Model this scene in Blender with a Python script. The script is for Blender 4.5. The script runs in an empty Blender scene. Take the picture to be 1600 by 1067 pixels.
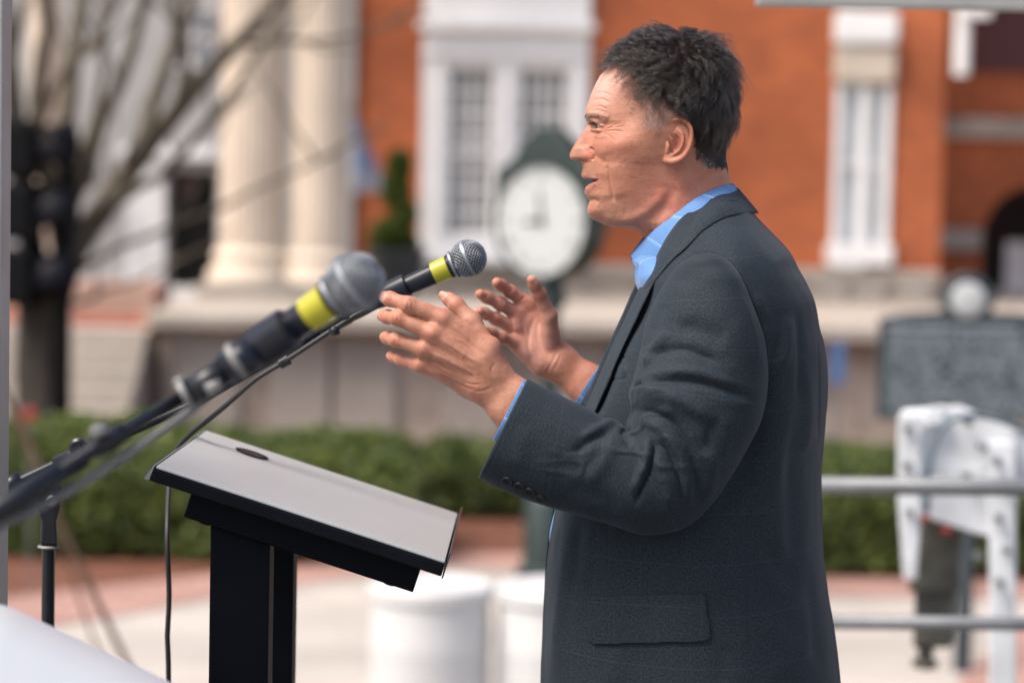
import bpy, bmesh, math, random
import numpy as np
from mathutils import Vector, Matrix, noise
random.seed(7); np.random.seed(7)
S = bpy.context.scene
C = S.collection
# ------------------------------------------------------------------ camera
F = 3780.0                                  # focal length in photo pixels (85 mm on 36 mm)
CAM = np.array([0.0, 0.0, 1.55])
def _cam():
    y = np.array([46.0, 231.5, -F]); y /= np.linalg.norm(y)
    a = math.radians(1.2)
    z = np.array([math.sin(a), math.cos(a), 0.0]); z -= y * z.dot(y); z /= np.linalg.norm(z)
    x = np.cross(y, z)
    return np.stack([x, y, z])               # rows: world axes in camera coords
Rcw = _cam()                                 # world = Rcw @ cam
cam = bpy.data.cameras.new('camera'); camo = bpy.data.objects.new('camera', cam); C.objects.link(camo)
cam.lens = 85; cam.sensor_width = 36; cam.clip_end = 500; cam.clip_start = 0.05
camo.matrix_world = Matrix([[*Rcw[0], CAM[0]], [*Rcw[1], CAM[1]], [*Rcw[2], CAM[2]], [0, 0, 0, 1]])
S.camera = camo
cam.dof.use_dof = True; cam.dof.focus_distance = 2.86; cam.dof.aperture_fstop = 2.95; cam.dof.aperture_blades = 9
S.render.resolution_x = 1024; S.render.resolution_y = 682
# ------------------------------------------------------------------ world, sun, exposure
SUN_EL, SUN_AZ = math.radians(57), math.radians(-119)     # azimuth of the sun seen from the camera, measured from +y towards +x
w = bpy.data.worlds.new('World'); S.world = w; w.use_nodes = True
nt = w.node_tree; bg = nt.nodes['Background']
sky = nt.nodes.new('ShaderNodeTexSky'); sky.sky_type = 'NISHITA'; sky.sun_disc = False
sky.sun_elevation = SUN_EL; sky.sun_rotation = SUN_AZ; sky.air_density = 1.0; sky.dust_density = 5.0; sky.ozone_density = 1.0
nt.links.new(sky.outputs[0], bg.inputs[0]); bg.inputs[1].default_value = 0.125
sun = bpy.data.lights.new('sun', 'SUN'); sun.energy = 2.3; sun.angle = math.radians(26); sun.color = (1.0, 0.93, 0.84)
suno = bpy.data.objects.new('sun', sun); C.objects.link(suno)
sd = Vector((math.sin(SUN_AZ) * math.cos(SUN_EL), math.cos(SUN_AZ) * math.cos(SUN_EL), math.sin(SUN_EL)))
suno.rotation_euler = sd.to_track_quat('Z', 'Y').to_euler(); suno.location = (0, 0, 20)
S.view_settings.view_transform = 'Standard'; S.view_settings.look = 'None'
S.view_settings.exposure = 0.92; S.view_settings.gamma = 1
S.cycles.use_denoising = True
S.cycles.max_bounces = 6
# ------------------------------------------------------------------ helpers
def Wp(px, py, Y):
    """a point seen at photo pixel (px, py) and standing Y metres beyond the camera"""
    px, py, Y = np.broadcast_arrays(np.asarray(px, float), np.asarray(py, float), np.asarray(Y, float))
    d = np.stack([px - 800, 533.5 - py, -F * np.ones_like(px)], -1) @ Rcw.T
    return CAM + d * (Y / d[..., 1])[..., None]
def proj(P):
    c = (np.asarray(P) - CAM) @ Rcw
    return 800 + F * c[..., 0] / -c[..., 2], 533.5 - F * c[..., 1] / -c[..., 2]
def link_mesh(name, V, Fc, mat=None, parent=None, smooth=True, uv=None):
    me = bpy.data.meshes.new(name)
    V = np.asarray(V, float).reshape(-1, 3)
    if isinstance(Fc, np.ndarray):
        n, k = Fc.shape
        me.vertices.add(len(V)); me.vertices.foreach_set('co', V.ravel())
        me.loops.add(n * k); me.loops.foreach_set('vertex_index', Fc.ravel().astype(np.int32))
        me.polygons.add(n); me.polygons.foreach_set('loop_start', np.arange(0, n * k, k, dtype=np.int32))
        me.update(calc_edges=True); me.validate()
    else:
        me.from_pydata([tuple(v) for v in V], [], [tuple(f) for f in Fc]); me.update()
    if smooth: me.polygons.foreach_set('use_smooth', [True] * len(me.polygons))
    if uv is not None:
        uvl = me.uv_layers.new(name='UVMap')
        li = np.zeros(len(me.loops), np.int32); me.loops.foreach_get('vertex_index', li)
        uvl.data.foreach_set('uv', np.asarray(uv)[li].ravel().astype(np.float32))
    o = bpy.data.objects.new(name, me); C.objects.link(o)
    if mat: me.materials.append(mat)
    if parent:
        o.parent = parent; o.matrix_parent_inverse = parent.matrix_world.inverted()
    return o
def tag(o, label=None, cat=None, group=None, kind=None):
    if label: o['label'] = label
    if cat: o['category'] = cat
    if group: o['group'] = group
    if kind: o['kind'] = kind
    return o
def thing(name, loc, label, cat, group=None):
    o = bpy.data.objects.new(name, None); C.objects.link(o); o.location = [float(a) for a in loc]
    o.matrix_world = Matrix.Translation([float(a) for a in loc])
    return tag(o, label, cat, group)
def copy_tree(o, parent=None):
    c = o.copy(); C.objects.link(c)
    if parent: c.parent = parent
    for ch in list(o.children): copy_tree(ch, c)
    return c
class MB:
    """collects shapes into one mesh"""
    def __init__(s): s.V = []; s.Fc = []; s.n = 0
    def add(s, V, Fc):
        V = [tuple(map(float, v)) for v in V]
        s.V += V; s.Fc += [tuple(int(i) + s.n for i in f) for f in Fc]; s.n += len(V); return s
    def hexa(s, P):                         # 8 corners: bottom ring 0-3, top ring 4-7
        return s.add(P, [(3, 2, 1, 0), (4, 5, 6, 7), (0, 1, 5, 4), (1, 2, 6, 5), (2, 3, 7, 6), (3, 0, 4, 7)])
    def box(s, x0, x1, y0, y1, z0, z1):
        return s.hexa([(x0, y0, z0), (x1, y0, z0), (x1, y1, z0), (x0, y1, z0), (x0, y0, z1), (x1, y0, z1), (x1, y1, z1), (x0, y1, z1)])
    def ring(s, c, ax, r, n=24, ry=None, up=None):
        ax = np.asarray(ax, float); ax /= np.linalg.norm(ax)
        u = np.array([0, 0, 1.0]) if up is None else np.asarray(up, float)
        if abs(ax.dot(u) / np.linalg.norm(u)) > .98: u = np.array([1.0, 0, 0])
        u = u - ax * ax.dot(u); u /= np.linalg.norm(u); v = np.cross(ax, u)
        t = np.arange(n) * 2 * math.pi / n
        return np.asarray(c) + r * np.cos(t)[:, None] * u + (r if ry is None else ry) * np.sin(t)[:, None] * v
    def rings(s, R, cap=True, closed=True):
        n = len(R[0]); V = np.concatenate(R); Fc = []
        for i in range(len(R) - 1):
            for j in range(n if closed else n - 1):
                k = (j + 1) % n
                Fc.append((i * n + j, i * n + k, (i + 1) * n + k, (i + 1) * n + j))
        if cap: Fc.append(tuple(range(n))[::-1]); Fc.append(tuple((len(R) - 1) * n + j for j in range(n)))
        return s.add(V, Fc)
    def lathe(s, a, b, prof, n=32):
        """prof: (distance along a->b as fraction or metres from a, radius)"""
        a = np.asarray(a, float); b = np.asarray(b, float); ax = (b - a) / np.linalg.norm(b - a)
        return s.rings([s.ring(a + ax * t, ax, max(r, 1e-4), n) for t, r in prof])
    def tube(s, P, r, n=12, up=None):
        P = np.asarray(P, float); R = []
        T = np.gradient(P, axis=0)
        u = np.array([0, 0, 1.0]) if up is None else np.asarray(up, float)
        for i in range(len(P)):
            t = T[i] / np.linalg.norm(T[i])
            u = u - t * t.dot(u)
            if np.linalg.norm(u) < 1e-3: u = np.cross(t, [0.3, 0.9, 0.1])
            u = u / np.linalg.norm(u); v = np.cross(t, u)
            a = np.arange(n) * 2 * math.pi / n
            rr = r[i] if hasattr(r, '__len__') else r
            R.append(P[i] + rr * (np.cos(a)[:, None] * u + np.sin(a)[:, None] * v))
        return s.rings(R)
    def build(s, name, mat, parent=None, smooth=False, bevel=0, seg=2, auto=None):
        o = link_mesh(name, s.V, s.Fc, mat, parent, smooth)
        bm = bmesh.new(); bm.from_mesh(o.data); bmesh.ops.recalc_face_normals(bm, faces=bm.faces); bm.to_mesh(o.data); bm.free()
        if bevel:
            m = o.modifiers.new('bevel', 'BEVEL'); m.width = bevel; m.segments = seg; m.limit_method = 'ANGLE'; m.angle_limit = .6
        if auto:
            me = o.data; me.polygons.foreach_set('use_smooth', [True] * len(me.polygons)); me.set_sharp_from_angle(angle=math.radians(auto))
        return o
def spline(P, n, closed=False):
    """Catmull-Rom through P resampled evenly"""
    P = np.asarray(P, float)
    Q = np.vstack([2 * P[0] - P[1], P, 2 * P[-1] - P[-2]]) if not closed else np.vstack([P[-1], P, P[0], P[1]])
    out = []
    for i in range(1, len(Q) - 2):
        t = np.linspace(0, 1, 24, endpoint=False)[:, None]
        a, b, c, d = Q[i - 1], Q[i], Q[i + 1], Q[i + 2]
        out.append(0.5 * ((2 * b) + (-a + c) * t + (2 * a - 5 * b + 4 * c - d) * t ** 2 + (-a + 3 * b - 3 * c + d) * t ** 3))
    out.append(Q[-2][None]); out = np.vstack(out)
    L = np.r_[0, np.cumsum(np.linalg.norm(np.diff(out, axis=0), axis=1))]
    s = np.linspace(0, L[-1], n)
    return np.stack([np.interp(s, L, out[:, k]) for k in range(P.shape[1])], 1)
def pchip(x, y, xi):
    """monotone cubic through (x, y[...]) at xi"""
    x = np.asarray(x, float); y = np.asarray(y, float); one = y.ndim == 1
    if one: y = y[:, None]
    h = np.diff(x)[:, None]; d = np.diff(y, axis=0) / h
    m = np.zeros_like(y); m[0] = d[0]; m[-1] = d[-1]
    w1 = 2 * h[1:] + h[:-1]; w2 = h[1:] + 2 * h[:-1]
    ok = d[:-1] * d[1:] > 0
    with np.errstate(all='ignore'): hm = (w1 + w2) / (w1 / d[:-1] + w2 / d[1:])
    m[1:-1] = np.where(ok, hm, 0)
    xi = np.asarray(xi, float); k = np.clip(np.searchsorted(x, xi, side='right') - 1, 0, len(x) - 2)
    t = np.clip(((xi - x[k]) / (x[k + 1] - x[k])), 0, 1)[:, None]; hh = h[k]
    r = (2 * t ** 3 - 3 * t ** 2 + 1) * y[k] + (t ** 3 - 2 * t ** 2 + t) * hh * m[k] + (-2 * t ** 3 + 3 * t ** 2) * y[k + 1] + (t ** 3 - t ** 2) * hh * m[k + 1]
    return r[:, 0] if one else r
def gridfaces(n, m, wrap=False):
    i = np.arange(n - 1)[:, None]; j = np.arange(m if wrap else m - 1)[None]
    k = (j + 1) % m
    return np.stack([i * m + j, i * m + k, (i + 1) * m + k, (i + 1) * m + j], -1).reshape(-1, 4)
def grid_normals(G):
    a = np.gradient(G, axis=0); b = np.gradient(G, axis=1); n = np.cross(a, b)
    return n / (np.linalg.norm(n, axis=-1, keepdims=True) + 1e-12)
def vnormals(V, Q):
    n = np.cross(V[Q[:, 2]] - V[Q[:, 0]], V[Q[:, 3 % Q.shape[1]]] - V[Q[:, 1]]) if Q.shape[1] == 4 else np.cross(V[Q[:, 1]] - V[Q[:, 0]], V[Q[:, 2]] - V[Q[:, 0]])
    N = np.zeros_like(V)
    for k in range(Q.shape[1]): np.add.at(N, Q[:, k], n)
    return N / (np.linalg.norm(N, axis=1, keepdims=True) + 1e-12)
def polydist(x, y, P):
    """distance to a polyline, parameter along it 0..1, signed side"""
    P = np.asarray(P, float); best = np.full(x.shape, 1e9); tt = np.zeros(x.shape); sg = np.zeros(x.shape)
    L = np.r_[0, np.cumsum(np.hypot(*np.diff(P, axis=0).T))]
    for i in range(len(P) - 1):
        ax, ay = P[i]; bx, by = P[i + 1]; dx, dy = bx - ax, by - ay; l2 = dx * dx + dy * dy + 1e-9
        t = np.clip(((x - ax) * dx + (y - ay) * dy) / l2, 0, 1)
        ex, ey = x - ax - t * dx, y - ay - t * dy; d = np.hypot(ex, ey)
        m = d < best; best = np.where(m, d, best); tt = np.where(m, (L[i] + t * math.sqrt(l2)) / L[-1], tt)
        sg = np.where(m, np.sign(dx * ey - dy * ex), sg)
    return best, tt, sg
def sstep(a, b, x):
    t = np.clip((x - a) / (b - a), 0, 1); return t * t * (3 - 2 * t)
def line(x, y, P, w, ends=.18, sm=True):
    """soft 0..1 stroke along a polyline drawn on the surface, fading at both ends"""
    if sm and len(P) > 2: P = spline(P, 14 + 4 * len(P))
    d, t, s = polydist(x, y, P)
    return np.exp(-(d / w) ** 2) * sstep(0, ends, t) * sstep(1, 1 - ends, t)
def blob(x, y, cx, cy, rx, ry=None, a=0):
    ry = rx if ry is None else ry; a = math.radians(a)
    u = (x - cx) * math.cos(a) + (y - cy) * math.sin(a); v = -(x - cx) * math.sin(a) + (y - cy) * math.cos(a)
    return np.exp(-(u / rx) ** 2 - (v / ry) ** 2)
def inpoly(x, y, P):
    P = np.asarray(P, float); r = np.zeros(x.shape, bool)
    for i in range(len(P)):
        x1, y1 = P[i]; x2, y2 = P[(i + 1) % len(P)]
        c = ((y1 > y) != (y2 > y)) & (x < (x2 - x1) * (y - y1) / (y2 - y1 + 1e-12) + x1); r ^= c
    return r
def vnoise(P, scale, seed=0, octaves=2):
    """smooth value noise, vectorised, about -1..1"""
    rng = np.random.RandomState(seed); T = rng.uniform(-1, 1, (32, 32, 32)); out = 0; a = 1; tot = 0
    for o in range(octaves):
        q = P * scale * 2 ** o + 13.7 * o; i = np.floor(q).astype(int); f = q - i; f = f * f * (3 - 2 * f); v = 0
        for dx in (0, 1):
            for dy in (0, 1):
                for dz in (0, 1):
                    v = v + T[(i[..., 0] + dx) % 32, (i[..., 1] + dy) % 32, (i[..., 2] + dz) % 32] * (f[..., 0] if dx else 1 - f[..., 0]) * (f[..., 1] if dy else 1 - f[..., 1]) * (f[..., 2] if dz else 1 - f[..., 2])
        out = out + a * v; tot += a; a *= .5
    return out / tot
def set_attr(o, name, vals):
    a = o.data.attributes.new(name, 'FLOAT', 'POINT'); a.data.foreach_set('value', np.asarray(vals, np.float32))
def surface_nets(fn, lo, hi, h):
    ax = [np.arange(lo[k], hi[k] + h, h) for k in range(3)]
    nx, ny, nz = map(len, ax); G = np.empty((nx, ny, nz), np.float32)
    yy, zz = np.meshgrid(ax[1], ax[2], indexing='ij')
    for i0 in range(0, nx, 16):
        xs = ax[0][i0:i0 + 16]; P = np.empty((len(xs), ny, nz, 3)); P[..., 0] = xs[:, None, None]; P[..., 1] = yy; P[..., 2] = zz
        G[i0:i0 + 16] = fn(P.reshape(-1, 3)).reshape(len(xs), ny, nz)
    s = G < 0
    cs = [s[a:nx - 1 + a, b:ny - 1 + b, c:nz - 1 + c] for a in (0, 1) for b in (0, 1) for c in (0, 1)]
    cnt = sum(c.astype(np.int8) for c in cs); act = (cnt > 0) & (cnt < 8)
    idx = np.full(act.shape, -1, np.int64); I = np.argwhere(act); idx[act] = np.arange(len(I))
    acc = np.zeros((len(I), 3)); num = np.zeros(len(I))
    cor = [(a, b, c) for a in (0, 1) for b in (0, 1) for c in (0, 1)]
    for a in range(8):
        for b in range(a + 1, 8):
            ca, cb = np.array(cor[a]), np.array(cor[b])
            if np.abs(ca - cb).sum() != 1: continue
            va = G[tuple((I + ca).T)]; vb = G[tuple((I + cb).T)]; m = (va < 0) != (vb < 0)
            t = np.where(m, va / (va - vb + 1e-20), 0)
            acc += np.where(m[:, None], ca + t[:, None] * (cb - ca), 0); num += m
    V = (I + acc / num[:, None]) * h + np.array([ax[0][0], ax[1][0], ax[2][0]])
    Q = []
    for d in range(3):
        e1, e2 = [(1, 2), (2, 0), (0, 1)][d]
        sl0 = [slice(None)] * 3; sl1 = [slice(None)] * 3; sl0[d] = slice(0, -1); sl1[d] = slice(1, None)
        ch = s[tuple(sl0)] != s[tuple(sl1)]; E = np.argwhere(ch)
        E = E[(E[:, e1] > 0) & (E[:, e2] > 0) & (E[:, e1] < G.shape[e1] - 1) & (E[:, e2] < G.shape[e2] - 1)]
        u = np.zeros(3, int); u[e1] = 1; v = np.zeros(3, int); v[e2] = 1
        q = np.stack([idx[tuple((E - u - v).T)], idx[tuple((E - v).T)], idx[tuple(E.T)], idx[tuple((E - u).T)]], 1)
        ins = s[tuple(E.T)]; q[~ins] = q[~ins][:, ::-1]; Q.append(q)
    return V, np.vstack(Q)
def smooth_mesh(V, Q, it=2, lam=.5):
    for _ in range(it):
        A = np.zeros_like(V); n = np.zeros(len(V))
        for k in range(4):
            np.add.at(A, Q[:, k], V[Q[:, (k + 1) % 4]] + V[Q[:, (k + 3) % 4]]); np.add.at(n, Q[:, k], 2)
        V = V + lam * (A / n[:, None] - V)
    return V
def smin(a, b, k):
    h = np.clip(.5 + .5 * (b - a) / k, 0, 1); return b * (1 - h) + a * h - k * h * (1 - h)
def rcone(P, a, b, r1, r2):
    ba = b - a; l2 = ba.dot(ba); t = np.clip(((P - a) @ ba) / l2, 0, 1)
    return np.linalg.norm(P - a - t[:, None] * ba, axis=1) - (r1 + t * (r2 - r1))
# ------------------------------------------------------------------ materials
MATS = {}
def nodes(name):
    m = bpy.data.materials.new(name); m.use_nodes = True; MATS[name] = m
    n = m.node_tree; return m, n, n.nodes['Principled BSDF']
def N(n, t, **kw):
    x = n.nodes.new(t)
    for k, v in kw.items():
        if k.startswith('i_'):
            kk = k[2:]; x.inputs[int(kk) if kk.isdigit() else kk.replace('_', ' ')].default_value = v
        else: setattr(x, k, v)
    return x
def ramp(n, src, stops):
    r = N(n, 'ShaderNodeValToRGB'); e = r.color_ramp.elements
    while len(e) < len(stops): e.new(.5)
    for el, (p, c) in zip(e, stops): el.position = p; el.color = (*c, 1) if len(c) == 3 else c
    n.links.new(src, r.inputs[0]); return r.outputs[0]
def mixc(n, fac, a, b, mode='MIX'):
    x = N(n, 'ShaderNodeMix', data_type='RGBA', blend_type=mode)
    for i, v in ((0, fac), (6, a), (7, b)):
        if isinstance(v, (int, float)): x.inputs[i].default_value = v if i == 0 else (v, v, v, 1)
        elif isinstance(v, tuple): x.inputs[i].default_value = (*v, 1)
        else: n.links.new(v, x.inputs[i])
    return x.outputs[2]
def attr(n, name): return N(n, 'ShaderNodeAttribute', attribute_name=name).outputs['Fac']
def math_(n, op, a, b=None, clamp=False):
    x = N(n, 'ShaderNodeMath', operation=op, use_clamp=clamp)
    for i, v in ((0, a), (1, b)):
        if v is None: continue
        if isinstance(v, (int, float)): x.inputs[i].default_value = v
        else: n.links.new(v, x.inputs[i])
    return x.outputs[0]
def simple(name, col, rough=.5, metal=0, var=.12, scale=12, bump=0, bscale=60, spec=None, coat=0):
    """plain paint, plastic or stone with gentle mottling, so that nothing is perfectly uniform"""
    m, n, b = nodes(name); tc = N(n, 'ShaderNodeTexCoord')
    ns = N(n, 'ShaderNodeTexNoise', i_Scale=scale, i_Detail=5.0); n.links.new(tc.outputs['Object'], ns.inputs['Vector'])
    lo = tuple(c * (1 - var) for c in col); hi = tuple(min(1, c * (1 + var)) for c in col)
    n.links.new(ramp(n, ns.outputs[0], [(.3, lo), (.7, hi)]), b.inputs['Base Color'])
    rr = N(n, 'ShaderNodeMapRange', i_3=rough * .85, i_4=min(1, rough * 1.15)); n.links.new(ns.outputs[0], rr.inputs[0]); n.links.new(rr.outputs[0], b.inputs['Roughness'])
    b.inputs['Metallic'].default_value = metal
    if spec is not None: b.inputs['Specular IOR Level'].default_value = spec
    if coat: b.inputs['Coat Weight'].default_value = coat; b.inputs['Coat Roughness'].default_value = .15
    if bump:
        nb = N(n, 'ShaderNodeTexNoise', i_Scale=bscale, i_Detail=4.0); n.links.new(tc.outputs['Object'], nb.inputs['Vector'])
        bp = N(n, 'ShaderNodeBump', i_Strength=bump, i_Distance=.002); n.links.new(nb.outputs[0], bp.inputs['Height']); n.links.new(bp.outputs[0], b.inputs['Normal'])
    return m
# ================================================================== SETTING
ZG = -1.0                                    # the street lies a metre below the stage floor (z = 0)
def Gp(px, py, z=ZG):
    d = np.array([px - 800, 533.5 - py, -F]) @ Rcw.T; t = (z - CAM[2]) / d[2]; return CAM + d * t
def paving(name, c1, c2, mortar, sx, sy, rough=.8, mort=.012, offset=.5):
    m, n, b = nodes(name); tc = N(n, 'ShaderNodeTexCoord'); mp = N(n, 'ShaderNodeMapping'); n.links.new(tc.outputs['Object'], mp.inputs[0])
    br = N(n, 'ShaderNodeTexBrick', offset=offset, i_Color1=(*c1, 1), i_Color2=(*c2, 1), i_Mortar=(*mortar, 1), i_Scale=1.0, i_Mortar_Size=mort, i_Brick_Width=sx, i_Row_Height=sy); n.links.new(mp.outputs[0], br.inputs['Vector'])
    ns = N(n, 'ShaderNodeTexNoise', i_Scale=.8, i_Detail=7.0); n.links.new(tc.outputs['Object'], ns.inputs['Vector'])
    n2 = N(n, 'ShaderNodeTexNoise', i_Scale=16.0, i_Detail=4.0); n.links.new(tc.outputs['Object'], n2.inputs['Vector'])
    c = mixc(n, .6, br.outputs[0], ramp(n, ns.outputs[0], [(.28, (.50, .46, .44)), (.72, (1.35, 1.38, 1.4))]), 'MULTIPLY'); c = mixc(n, .4, c, ramp(n, n2.outputs[0], [(.3, (.8, .8, .8)), (.7, (1.15, 1.15, 1.15))]), 'MULTIPLY')
    n.links.new(c, b.inputs['Base Color']); b.inputs['Roughness'].default_value = rough; return m, mp
M_CONC = simple('concrete_paving', (.35, .32, .29), .85, var=.2, scale=.9)
M_PAVER, _ = paving('brick_pavers', (.34, .165, .13), (.29, .13, .10), (.36, .30, .27), .2, .1)
M_BRICK, mpb = paving('red_brick_wall', (.50, .115, .026), (.34, .072, .018), (.36, .16, .09), .21, .072, .85, .008)
mpb.inputs['Rotation'].default_value = (math.radians(90), 0, 0)
M_MULCH = simple('pine_straw_mulch', (.12, .042, .022), .95, var=.45, scale=7)
M_STONE = simple('cream_limestone', (.35, .31, .27), .8, var=.12, scale=2.2)
M_STONE2 = simple('tan_granite_block', (.40, .335, .275), .85, var=.32, scale=3)
M_GREYWALL = simple('grey_stucco', (.36, .36, .36), .85, var=.10, scale=1.6)
M_WHITE = simple('white_window_paint', (.80, .79, .78), .5, var=.05, scale=4)
M_COLUMN = simple('warm_column_stone', (.56, .475, .385), .75, var=.10, scale=1.8)
M_GLASS = simple('window_glass', (.16, .16, .15), .3, var=.35, scale=.8)
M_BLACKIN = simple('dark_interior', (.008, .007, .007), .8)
M_SOIL = simple('garden_soil', (.10, .06, .04), .95, var=.3, scale=5)
def sheet(name, pts, mat, dz=0.0, z=ZG, kind='structure'):
    V = [tuple(np.asarray(p) + np.array([0, 0, dz])) for p in pts]; o = link_mesh(name, V, [tuple(range(len(V)))], mat, smooth=False)
    if o.data.polygons[0].normal.z < 0: o.data.flip_normals()
    return tag(o, kind=kind)
sheet('ground', [(-120, -30, ZG), (120, -30, ZG), (120, 220, ZG), (-120, 220, ZG)], M_CONC)
sheet('planting_bed', [Gp(-500, 1000), Gp(60, 928), Gp(330, 900), Gp(560, 880), Gp(700, 866), Gp(850, 868), Gp(1290, 906), Gp(2100, 920), Gp(2100, 690), Gp(900, 690), Gp(-500, 690)], M_MULCH, .004)
sheet('brick_path', [Gp(-500, 1080), Gp(60, 985), Gp(330, 936), Gp(540, 905), Gp(700, 886), Gp(850, 892), Gp(1290, 932), Gp(2100, 950), Gp(2100, 920), Gp(1290, 906), Gp(850, 868), Gp(700, 866), Gp(560, 880), Gp(330, 900), Gp(60, 928), Gp(-500, 1000)], M_PAVER, .008)
sheet('brick_path', [Gp(1500, 1067), Gp(1580, 985), Gp(1760, 990), Gp(1720, 1110), Gp(1480, 1120)], M_PAVER, .012)
sheet('pavement', [Gp(-600, 700), Gp(2400, 700), Gp(2400, 640), Gp(-600, 640)], M_CONC, .012)
# stage deck that the man and the stands are on
m = MB(); m.box(-4, 5, .6, 5.35, -.09, 0); so = m.build('stage_floor', simple('stage_plywood', (.12, .11, .10), .7, var=.2, scale=3), bevel=.004); tag(so, kind='structure')
m = MB(); m.box(-3.95, 4.95, .65, 5.3, ZG + .01, -.095); tag(m.build('stage_skirt', simple('black_skirt', (.015, .015, .016), .9)), kind='structure')
# terrace: stone platform in front of the building, with a cap course
def zz(py, Y, px=800): return Wp(px, py, Y)[2]
def xx(px, Y, py=400): return Wp(px, py, Y)[0]
ZT = .42                                      # terrace level
YT = 22.0
terr = thing('terrace', (0, YT, ZG), 'long cream stone terrace wall with overhanging cap below the columns', 'terrace')
m = MB(); m.box(xx(250, YT), xx(2300, YT), YT, 40, ZG - .05, ZT - .16); m.build('wall', M_STONE2, terr)
m = MB(); m.box(xx(246, YT) - .05, xx(2300, YT), YT - .30, 40, ZT - .155, ZT); m.build('cap', M_STONE, terr, bevel=.03)
for px in (330, 470, 575, 742, 905, 1010, 1190):
    m = MB(); m.box(xx(px, YT) - .28, xx(px, YT) + .28, YT - .07, YT - .004, ZG - .04, ZT - .165); m.build('pier', M_STONE, terr, bevel=.015)
# steps on the left with a brick landing
M_REDB, _ = paving('red_landing_brick', (.46, .15, .10), (.40, .12, .08), (.40, .28, .22), .2, .07)
st = thing('steps', (xx(150, 20), 20, ZG), 'flight of pale stone steps rising to a red brick landing at the left', 'steps')
for k in range(8):
    m = MB(); m.box(xx(-420, 20.2), xx(250, YT) - .075, 20.0 + k * .25, 24.5, ZG + k * .155 + (0.002 if k else -.03), ZG + (k + 1) * .155 - .002); m.build('step', M_STONE, st, bevel=.012)
m = MB(); m.box(xx(-420, 22), xx(250, YT) - .075, 22.3, 24.9, ZG + 1.24, ZG + 1.34); m.build('landing', M_REDB, st)
m = MB(); m.box(xx(105, 22.6), xx(240, 22.6), 22.6, 23.3, ZG + 1.345, ZG + 1.62); m.build('planter_wall', M_REDB, st)
# main brick building
YB = 27.0
def brickwall(name, parts_, mat, parent):
    m = MB()
    for x0, x1, z0, z1, y0, y1 in parts_: m.box(x0, x1, y0, y1, z0, z1)
    return m.build(name, mat, parent)
bl = thing('brick_courthouse', (xx(900, YB), YB, ZT), 'orange red brick courthouse with tall white windows and a stone base', 'building')
X = lambda px: xx(px, YB); Z = lambda py, px=900: zz(py, YB, px)
ZTOP = 16.0; zb = Z(412)
wL, wR = X(655), X(915); w2L, w2R = X(1297), X(1388)
brickwall('brick_wall', [(X(520), wL, zb, ZTOP, YB, YB + .5), (wL, wR, Z(-260), ZTOP, YB + .003, YB + .5), (wR, w2L, zb, ZTOP, YB, YB + .5), (w2L, w2R, Z(10, 1340), ZTOP, YB + .003, YB + .5), (w2R, X(1468), zb, ZTOP, YB, YB + .5)], M_BRICK, bl)
m = MB(); m.box(X(520), X(1468), YB - .10, YB + .5, ZT, zb - .003); m.build('stone_base', M_STONE2, bl, bevel=.02)
m = MB(); m.box(X(520), X(1468), YB - .16, YB - .102, zb - .14, zb - .01); m.build('base_course', M_STONE, bl, bevel=.015)
for px in (1300, 1360, 1430): 
    m = MB(); m.box(X(px) - .2, X(px) + .16, YB - .20, YB - .163, ZT + .01, zb - .16); m.build('base_block', M_STONE, bl, bevel=.02)
# big double window
wn = MB()
def bxp(m, px0, px1, py0, py1, y0, y1): m.box(X(px0), X(px1), y0, y1, Z(py1), Z(py0))
for a in ((656, 694, -250, 404), (768, 803, 108, 404), (883, 914, -250, 404)): bxp(wn, *a, YB - .12, YB + .2)
bxp(wn, 694, 883, 372, 404, YB - .10, YB + .2)
big = wn.build('window', M_WHITE, bl, bevel=.012)
m = MB(); bxp(m, 650, 920, 404.5, 414, YB - .26, YB + .1); m.build('sill', M_WHITE, big, bevel=.01)
m = MB(); bxp(m, 694.2, 882.8, 52, 107, YB - .115, YB + .2); bxp(m, 694.2, 882.8, -60, 36, YB - .12, YB + .2); m.build('fascia', M_WHITE, big, bevel=.01)
m = MB(); bxp(m, 648, 922, 36.5, 51.5, YB - .24, YB + .1); bxp(m, 652, 918, 88, 92, YB - .165, YB - .122); m.build('cornice', M_WHITE, big, bevel=.012)
for q in ((694.4, 882.6, -250, -61), (694.4, 767.8, 108, 371.5), (803.2, 882.6, 108, 371.5)):
    m = MB(); bxp(m, *q, YB + .06, YB + .07); m.build('pane', M_GLASS, big)
for x0, x1 in ((694.4, 767.8), (803.2, 882.6)):
    m = MB()
    bxp(m, x0, x0 + 6, 108.5, 371, YB - .05, YB + .055); bxp(m, x1 - 6, x1, 108.5, 371, YB - .05, YB + .055)
    for k in (1, 2, 3):
        xm = x0 + 6 + (x1 - x0 - 12) * k / 4; bxp(m, xm - 2.6, xm + 2.6, 109, 370.5, YB, YB + .052)
    for py in (112, 146, 180, 213, 266, 300, 334, 368): bxp(m, x0 + 6.1, x1 - 6.1, py - 3, py + 3, YB + .001, YB + .05)
    bxp(m, x0 + 6.1, x1 - 6.1, 236, 246, YB - .04, YB + .049); m.build('glazing_bars', M_WHITE, big)
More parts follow.
